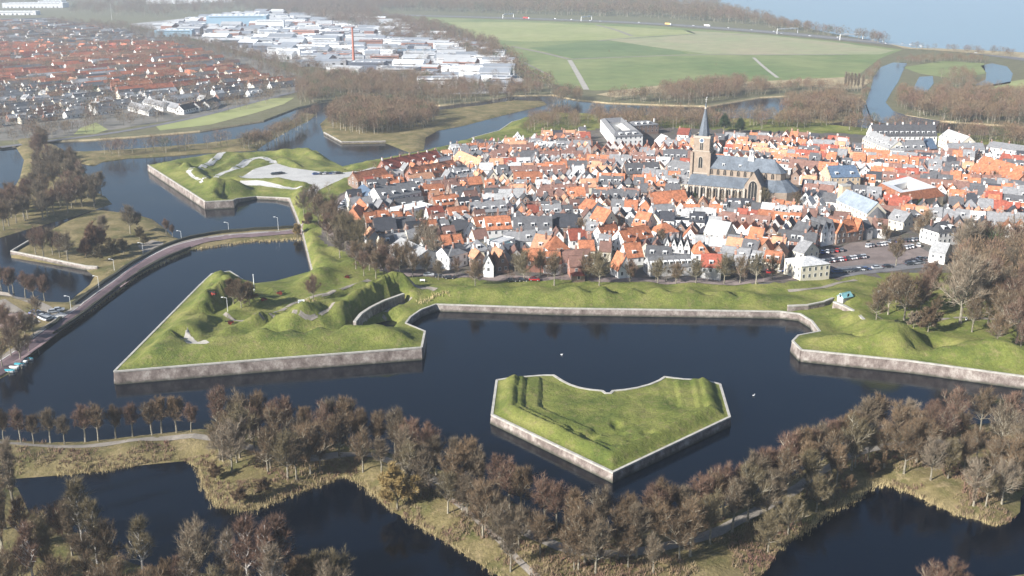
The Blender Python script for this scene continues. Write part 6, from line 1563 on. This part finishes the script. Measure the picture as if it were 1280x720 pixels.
# ------------------------------------------------------------------ cars
CM = {n: mat('car_' + n, c, rough=.3, var=.05, spec=.6) for n, c in dict(white=(.75,.76,.77), black=(.02,.02,.025), silver=(.42,.44,.46), red=(.42,.03,.03), blue=(.04,.09,.25), grey=(.14,.15,.16), dark=(.05,.06,.07)).items()}
TYRE = mat('tyre', (.02,.02,.02), var=.1); RIM = mat('rim', (.4,.4,.4), var=.05)
CARM = {}
def car_meshes(col):
    if col in CARM: return CARM[col]
    m = CM[col]; b = MB()
    prof = [(-2.15,.35),(2.15,.35),(2.2,.75),(1.35,.95),(-2.0,.98),(-2.2,.7)]
    for s in (-1, 1):
        q = [(x, s * .88, z) for x, z in prof]; b.poly(q if s < 0 else q[::-1], m)
    for i in range(6):
        (x0, z0), (x1, z1) = prof[i], prof[(i + 1) % 6]; b.poly([(x0, .88, z0), (x1, .88, z1), (x1, -.88, z1), (x0, -.88, z0)], m)
    roof = [(.45, 1.46), (-1.3, 1.46)]; b.poly([(.45,-.66,1.46),(.45,.66,1.46),(-1.3,.66,1.46),(-1.3,-.66,1.46)], m)
    for s in (-1, 1): b.box(2.1 if s > 0 else -2.2, 2.21 if s > 0 else -2.12, -.75, -.45, .6, .74, FRAME if s > 0 else CM['red']); b.box(2.1 if s > 0 else -2.2, 2.21 if s > 0 else -2.12, .45, .75, .6, .74, FRAME if s > 0 else CM['red'])
    g = MB(); lo = [(1.1,.93),(-1.85,.97)]
    for s in (-1, 1):
        q = [(1.1, s*.84, .95), (-1.85, s*.84, .98), (-1.3, s*.67, 1.45), (.45, s*.67, 1.45)]; g.poly(q if s > 0 else q[::-1], GLASS)
    g.poly([(1.1,-.84,.95),(1.1,.84,.95),(.45,.67,1.45),(.45,-.67,1.45)], GLASS); g.poly([(-1.85,.84,.98),(-1.85,-.84,.98),(-1.3,-.67,1.45),(-1.3,.67,1.45)], GLASS)
    w_ = MB()
    for k in range(12):
        a0, a1 = 2*math.pi*k/12, 2*math.pi*(k+1)/12
        w_.poly([(.33*math.cos(a0),-.1,.33*math.sin(a0)),(.33*math.cos(a1),-.1,.33*math.sin(a1)),(.33*math.cos(a1),.1,.33*math.sin(a1)),(.33*math.cos(a0),.1,.33*math.sin(a0))], TYRE)
    for s in (-1, 1): w_.poly([(.33*math.cos(2*math.pi*k/12), s*.1, .33*math.sin(2*math.pi*k/12)) for k in range(12)][::s], TYRE); w_.poly([(.2*math.cos(2*math.pi*k/12), s*.11, .2*math.sin(2*math.pi*k/12)) for k in range(12)][::s], RIM)
    CARM[col] = (b.mesh('body'), g.mesh('windows'), w_.mesh('wheel') if not CARM else list(CARM.values())[0][2]); return CARM[col]
def car(px, py, ang, col, lab, grp, wheels=True, xyz=None):
    x, y, z = xyz or GH(px, py); root = thing('parked_car', 'car', lab, grp, (x, y, z + .12), R(ang)); b, g, w_ = car_meshes(col)
    link(bpy.data.objects.new('body', b), root); link(bpy.data.objects.new('windows', g), root)
    if wheels:
        for sx in (-1.35, 1.35):
            for sy in (-.8, .8): o = link(bpy.data.objects.new('wheel', w_), root); o.location = (sx, sy, .33)
CR = random.Random(4)
def ccol(): return CR.choice(('white', 'silver', 'black', 'grey', 'dark', 'dark', 'white', 'silver', 'red', 'blue'))
def carline(p, q, n, ang, where_, jitter=.15, skip=.1, wheels=True):
    a, b = G(*p, 4), G(*q, 4)
    for i in range(n):
        if CR.random() < skip: continue
        t = i / max(1, n - 1); x, y = a[0] + (b[0] - a[0]) * t, a[1] + (b[1] - a[1]) * t; c = ccol()
        car(0, 0, ang + CR.uniform(-4, 4), c, f"{c if c != 'dark' else 'dark grey'} car parked {where_}", 'cars on the square' if 'square' in where_ or 'street' in where_ else 'parked cars', wheels, xyz=(x, y, hz(x, y)))
carline((1026,329),(1080,322),20,78,'in the middle row of the square')
carline((1046,342),(1078,338.5),9,12,'at the lower edge of the square',skip=.05)
carline((1082,338),(1150,330),11,12,'along the grass edge of the square',skip=.3)
carline((1022,318),(1052,314),6,70,'in front of the gabled row on the square')
carline((1084,309),(1108,306),8,70,'in the upper row of the square')
carline((1112,304),(1146,301),8,60,'at the back of the square')
carline((1128,312),(1148,308),6,70,'right of the upper row on the square')
carline((1150,325),(1164,326),3,30,'beside the white shed on the square')
carline((960,340),(996,338),9,80,'beside the old gatehouse street',skip=.15)
carline((425,262),(440,246),7,60,'on the street at the left town edge',wheels=False,skip=.1)
carline((536,346),(562,349),3,0,'on the front street at the left'); carline((640,351),(668,351),3,0,'on the front street near the small white gable')
carline((395,219),(424,218),8,25,'on the pale yard of the far bastion',wheels=False,skip=.1); carline((343,219),(352,218),3,25,'on the pale yard far left side',wheels=False,skip=0)
carline((42,383),(60,391),8,65,'in the small parking by the causeway',skip=0); carline((66,382),(72,380),2,20,'beside the road at the small parking',skip=0)
# ------------------------------------------------------------------ traffic and gantries on the motorway
MW = [G(x, y, 1.2) for x, y in ((490,18.5),(640,22.5),(800,28),(960,39.5),(1060,49),(1150,58),(1230,66))]
mwp = resample(chaikin(MW), 1.0)
def mwat(px):
    i = min(range(0, len(mwp) - 1, 5), key=lambda k: abs(scr(*mwp[k], 1)[0] - px)); a, b = mwp[i], mwp[min(i + 5, len(mwp) - 1)]; return a, math.atan2(b[1] - a[1], b[0] - a[0])
TK = {}
def truck(px, off, col, lab):
    (x, y), a = mwat(px); x += -math.sin(a) * off; y += math.cos(a) * off; root = thing('truck', 'truck', lab, 'lorries on the motorway', (x, y, 1.35), a)
    m = {'red': CM['red'], 'white': WHITEP, 'yellow': mat('truck_yellow', (.75,.48,.15), var=.05)}[col]
    t = MB(); t.box(-8, 4.6, -1.25, 1.25, 1.1, 4.0, m); t.build('trailer', root); c = MB(); c.box(5.0, 7.2, -1.2, 1.2, .6, 3.2, WHITEP); c.poly([(7.21,-1,1.9),(7.21,1,1.9),(7.21,1,2.9),(7.21,-1,2.9)], GLASS); c.build('cab', root)
    w_ = MB()
    for sx in (-6.5, -5.2, 6):
        for sy in (-1.05, 1.05): w_.box(sx - .5, sx + .5, sy - .15, sy + .15, 0, 1.0, TYRE)
    w_['x'] if False else None; w_.build('running_gear', root)
for px, off, c in ((661,-12,'red'),(840,-12,'yellow'),(880,10,'white')): truck(px, off, c, f'{c} lorry driving on the far motorway')
for px in (690,712,740,755,795,862,905,935,962,985,1017,1043,1097,1113,1120,1132,1146,1160,1240):
    (x, y), a = mwat(px); off = CR.choice((-14, -10, 9, 13)); x += -math.sin(a) * off; y += math.cos(a) * off; c = CR.choice(('white', 'white', 'silver', 'white'))
    root = thing('car', 'car', f'{c} car on the far motorway', 'cars on the motorway', (x, y, 1.4), a); b, g, w_ = car_meshes(c); link(bpy.data.objects.new('body', b), root); link(bpy.data.objects.new('windows', g), root)
def gantry(px, lab):
    (x, y), a = mwat(px); root = thing('motorway_gantry', 'gantry', lab, 'motorway gantries', (x, y, 1.2), a)
    for s in (-1, 1): m = MB(); m.box(-.5, .5, s * 24 - .5, s * 24 + .5, 0, 7.5, WHITEP); m.build('post', root)
    m = MB(); m.box(-.5, .5, -24, 24, 7.5, 9, WHITEP); m.build('beam', root); m = MB(); m.box(-.75, -.55, -16, -6, 6.4, 9.6, WHITEP); m.box(-.75, -.55, 6, 16, 6.4, 9.6, WHITEP); m.build('sign_panels', root)
for px in (636, 732, 985, 1064): gantry(px, 'white sign gantry spanning the far motorway')
# ------------------------------------------------------------------ boats moored at lower left
TEAL = mat('boat_cover_teal', (.05,.30,.36), var=.15, scale=1.5, bump=.2); BWH = mat('boat_white', (.7,.72,.7), var=.06)
def boat(px, py, ang, cov, lab):
    x, y = G(px, py, 0); root = thing('rowing_boat', 'boat', lab, 'small boats moored below the road', (x, y, 0), R(ang))
    n = 10; L_ = 5.2; b = MB()
    def half(t, k): return .95 * k * math.sin(math.pi * min(1, (t * .88 + .12))) ** .55
    ring = []
    for lvl, (k, z) in enumerate(((.55, -.25), (.9, .25), (1.0, .62))):
        r_ = [(-L_/2 + L_ * i / n * (1 if lvl else .95), -half(i / n, k) if i < n else 0, z + .12 * (i / n) ** 3 * lvl) for i in range(n + 1)]
        ring.append(r_ + [(p[0], -p[1], p[2]) for p in reversed(r_[:-1])])
    m = len(ring[0])
    for a in range(2):
        for i in range(m): j = (i + 1) % m; b.poly([ring[a][i], ring[a][j], ring[a + 1][j], ring[a + 1][i]], BWH)
    b.poly(ring[0][::-1], BWH); b.build('hull', root)
    c = MB(); cov_m = {'teal': TEAL, 'white': BWH}[cov]
    for i in range(n):
        p, q = ring[2][i], ring[2][i + 1]; mi, mj = (p[0], 0, p[2] + .4 * math.sin(math.pi * (i / n * .9 + .05))), (q[0], 0, q[2] + .4 * math.sin(math.pi * ((i + 1) / n * .9 + .05)))
        c.poly([p, q, mj, mi], cov_m); c.poly([(p[0], -p[1], p[2]), mi, mj, (q[0], -q[1], q[2])], cov_m)
    c.build('cover', root)
for px, py, cv, l in ((10,465,'teal','teal covered boat at the far left end of the moored row'),(15,461,'white','white boat second from the left in the moored row'),(22,457,'teal','teal covered boat in the middle of the moored row'),(26,453.5,'white','white covered boat fourth in the moored row'),(33,450,'teal','teal covered boat at the right end of the moored row')): boat(px, py, -8, cv, l)
def post_(px, py, lab):
    x, y = G(px, py, 0); o = thing('mooring_post', 'post', lab, 'mooring posts', (x, y, 0), 0); a = MB(); a.cyl(0, 0, -2, 1.6, .14, .13, TRUNK, 8); a.build('pile', o); a = MB(); a.cyl(0, 0, 1.6, 1.75, .17, .15, ROOFS['dark grey'], 8); a.build('cap', o)
for px, py in ((12,470),(27,461),(36,453),(49,443)): post_(px, py, 'dark mooring post in the water beside the boats')
# ------------------------------------------------------------------ small things on the ramparts
def hut(px, py, L_, D, h, wl, rf, ang, lab, name='hut', style='gable', rise=1.2):
    x, y, z = GH(px, py); return house(x, y, R(ang), L_, D, h, rise, wl, rf, z=z, style=style, label=lab, cat='hut', name=name, group='small huts of the fortress', chim=0, near=False, storeys=1, foot=False)
hut(722, 350, 5, 4, 2.4, 'brown brick', 'red', 10, 'small hut with a red pyramid roof on the front street', style='hip')
hut(1056, 373, 5, 3, 1.0, 'grey', 'teal', 30, 'little building with a pale blue sloping roof on the right rampart')
hut(377, 383, 2.0, 1.4, 1.2, 'white', 'white', 20, 'tiny white shed on the left bastion')
def cannon(px, py, ang, lab, m=None):
    x, y, z = GH(px, py); o = thing('cannon', 'cannon', lab, 'old cannons on red carriages', (x, y, z), R(ang)); red = mat('carriage_red', (.28,.05,.035), var=.2)
    a = MB(); a.box(-1.2, .6, -.5, -.35, .5, .9, red); a.box(-1.2, .6, .35, .5, .5, .9, red); a.box(-1.2, -.9, -.35, .35, .5, .7, red); a.build('carriage', o)
    for s in (-1, 1):
        w_ = MB(); w_.cyl(0, 0, -.08, .08, .65, .65, red, 14); q = w_.build('wheel', o); q.location = (.2, s * .65, .65); q.rotation_euler = (math.pi / 2, 0, 0)
    b = MB(); b.tube((-.9, 0, 1.05), (1.9, 0, 1.25), .26, .17, DARKD, 10); b.build('barrel', o)
for px, py, a in ((279,357,150),(267,369,150),(288,405,200),(434,348,30),(350,368,20),(330,376,160)): cannon(px, py, a, 'dark cannon on a red carriage on the left bastion')
def bench(px, py, ang, lab):
    x, y, z = GH(px, py); o = thing('park_bench', 'bench', lab, 'white benches', (x, y, z), R(ang)); a = MB(); a.box(-1.0, 1.0, -.25, .25, .42, .48, FRAME); a.build('seat', o); a = MB(); a.box(-1.0, 1.0, .22, .28, .5, .95, FRAME); a.build('backrest', o)
    for s in (-1, 1): a = MB(); a.box(s * .85 - .05, s * .85 + .05, -.22, .22, 0, .42, FRAME); a.build('leg', o)
bench(528, 352, 0, 'white bench on the street at the left rampart'); bench(1100, 366, 20, 'white bench on the right rampart'); bench(1208, 400, 60, 'white bench near the huge pale tree')
def swan(px, py, lab):
    x, y = G(px, py, 0); o = thing('swan', 'bird', lab, 'white swans on the moat', (x, y, .1), CR.uniform(0, 6)); o.scale = (.75, .75, .75); a = MB()
    prof = [(-.6,.25,.03),(-.35,.2,.2),(0,.15,.27),(.3,.15,.2),(.45,.3,.09),(.5,.6,.06),(.55,.8,.07),(.7,.8,.04),(.8,.76,.01)]
    for p, q in zip(prof[:-1], prof[1:]): a.tube((p[0], 0, p[1]), (q[0], 0, q[1]), p[2], q[2], FRAME, 8)
    bm = a.build('body', o, smooth=True)
swan(702, 444, 'white swan on the dark moat beyond the pentagonal island'); swan(942, 495, 'white swan on the moat right of the pentagonal island')
HAZE=.00016; EXPO=1.05; DEN=True
# ------------------------------------------------------------------ camera, light, air
cam = bpy.data.cameras.new('camera'); co = bpy.data.objects.new('camera', cam); COL.objects.link(co)
co.location = (0, 0, H); co.rotation_euler = (math.pi / 2 - PITCH, 0, 0)
cam.sensor_width = 36; cam.lens = 36 * FPX / 1280; cam.clip_start = 1; cam.clip_end = 20000
SC.camera = co
AZ = math.radians(33); EL = math.radians(28)
sd = Vector((-math.cos(AZ) * math.cos(EL), -math.sin(AZ) * math.cos(EL), math.sin(EL)))
sun = bpy.data.lights.new('sun', 'SUN'); so = bpy.data.objects.new('sun', sun); COL.objects.link(so)
so.rotation_euler = sd.to_track_quat('Z', 'Y').to_euler(); so.location = (0, 0, 300)
sun.energy = 5.0; sun.angle = math.radians(.53); sun.color = (1.0, .965, .91)
w = bpy.data.worlds.new('World'); SC.world = w; w.use_nodes = True
bg = w.node_tree.nodes['Background']; sky = w.node_tree.nodes.new('ShaderNodeTexSky')
sky.sky_type = 'NISHITA'; sky.sun_disc = False; sky.sun_elevation = EL; sky.sun_rotation = math.atan2(sd.x, sd.y); sky.air_density = 1; sky.dust_density = 0.9; sky.ozone_density = 3
w.node_tree.links.new(sky.outputs[0], bg.inputs['Color']); bg.inputs['Strength'].default_value = .06
mb = MB(); mb.box(-7100, 7100, -900, 7600, -4.4, 142, WHITEP)
hzo = mb.build('haze'); hzo.data.materials.clear()
hm = bpy.data.materials.new('haze'); hm.use_nodes = True; hm.node_tree.nodes.clear()
out = hm.node_tree.nodes.new('ShaderNodeOutputMaterial'); pv = hm.node_tree.nodes.new('ShaderNodeVolumePrincipled')
pv.inputs['Color'].default_value = (.80, .89, 1.0, 1); pv.inputs['Density'].default_value = HAZE; pv.inputs['Anisotropy'].default_value = .3
hm.node_tree.links.new(pv.outputs[0], out.inputs['Volume']); hzo.data.materials.append(hm); hzo['kind'] = 'stuff'
SC.view_settings.view_transform = 'Standard'; SC.view_settings.look = 'None'; SC.view_settings.gamma = 1; SC.view_settings.exposure = EXPO
SC.cycles.use_denoising = DEN; SC.cycles.max_bounces = 5; SC.cycles.volume_bounces = 1; SC.cycles.diffuse_bounces = 2; SC.cycles.glossy_bounces = 2
SC.cycles.transparent_max_bounces = 4; SC.cycles.caustics_reflective = False; SC.cycles.caustics_refractive = False
finish_labels()
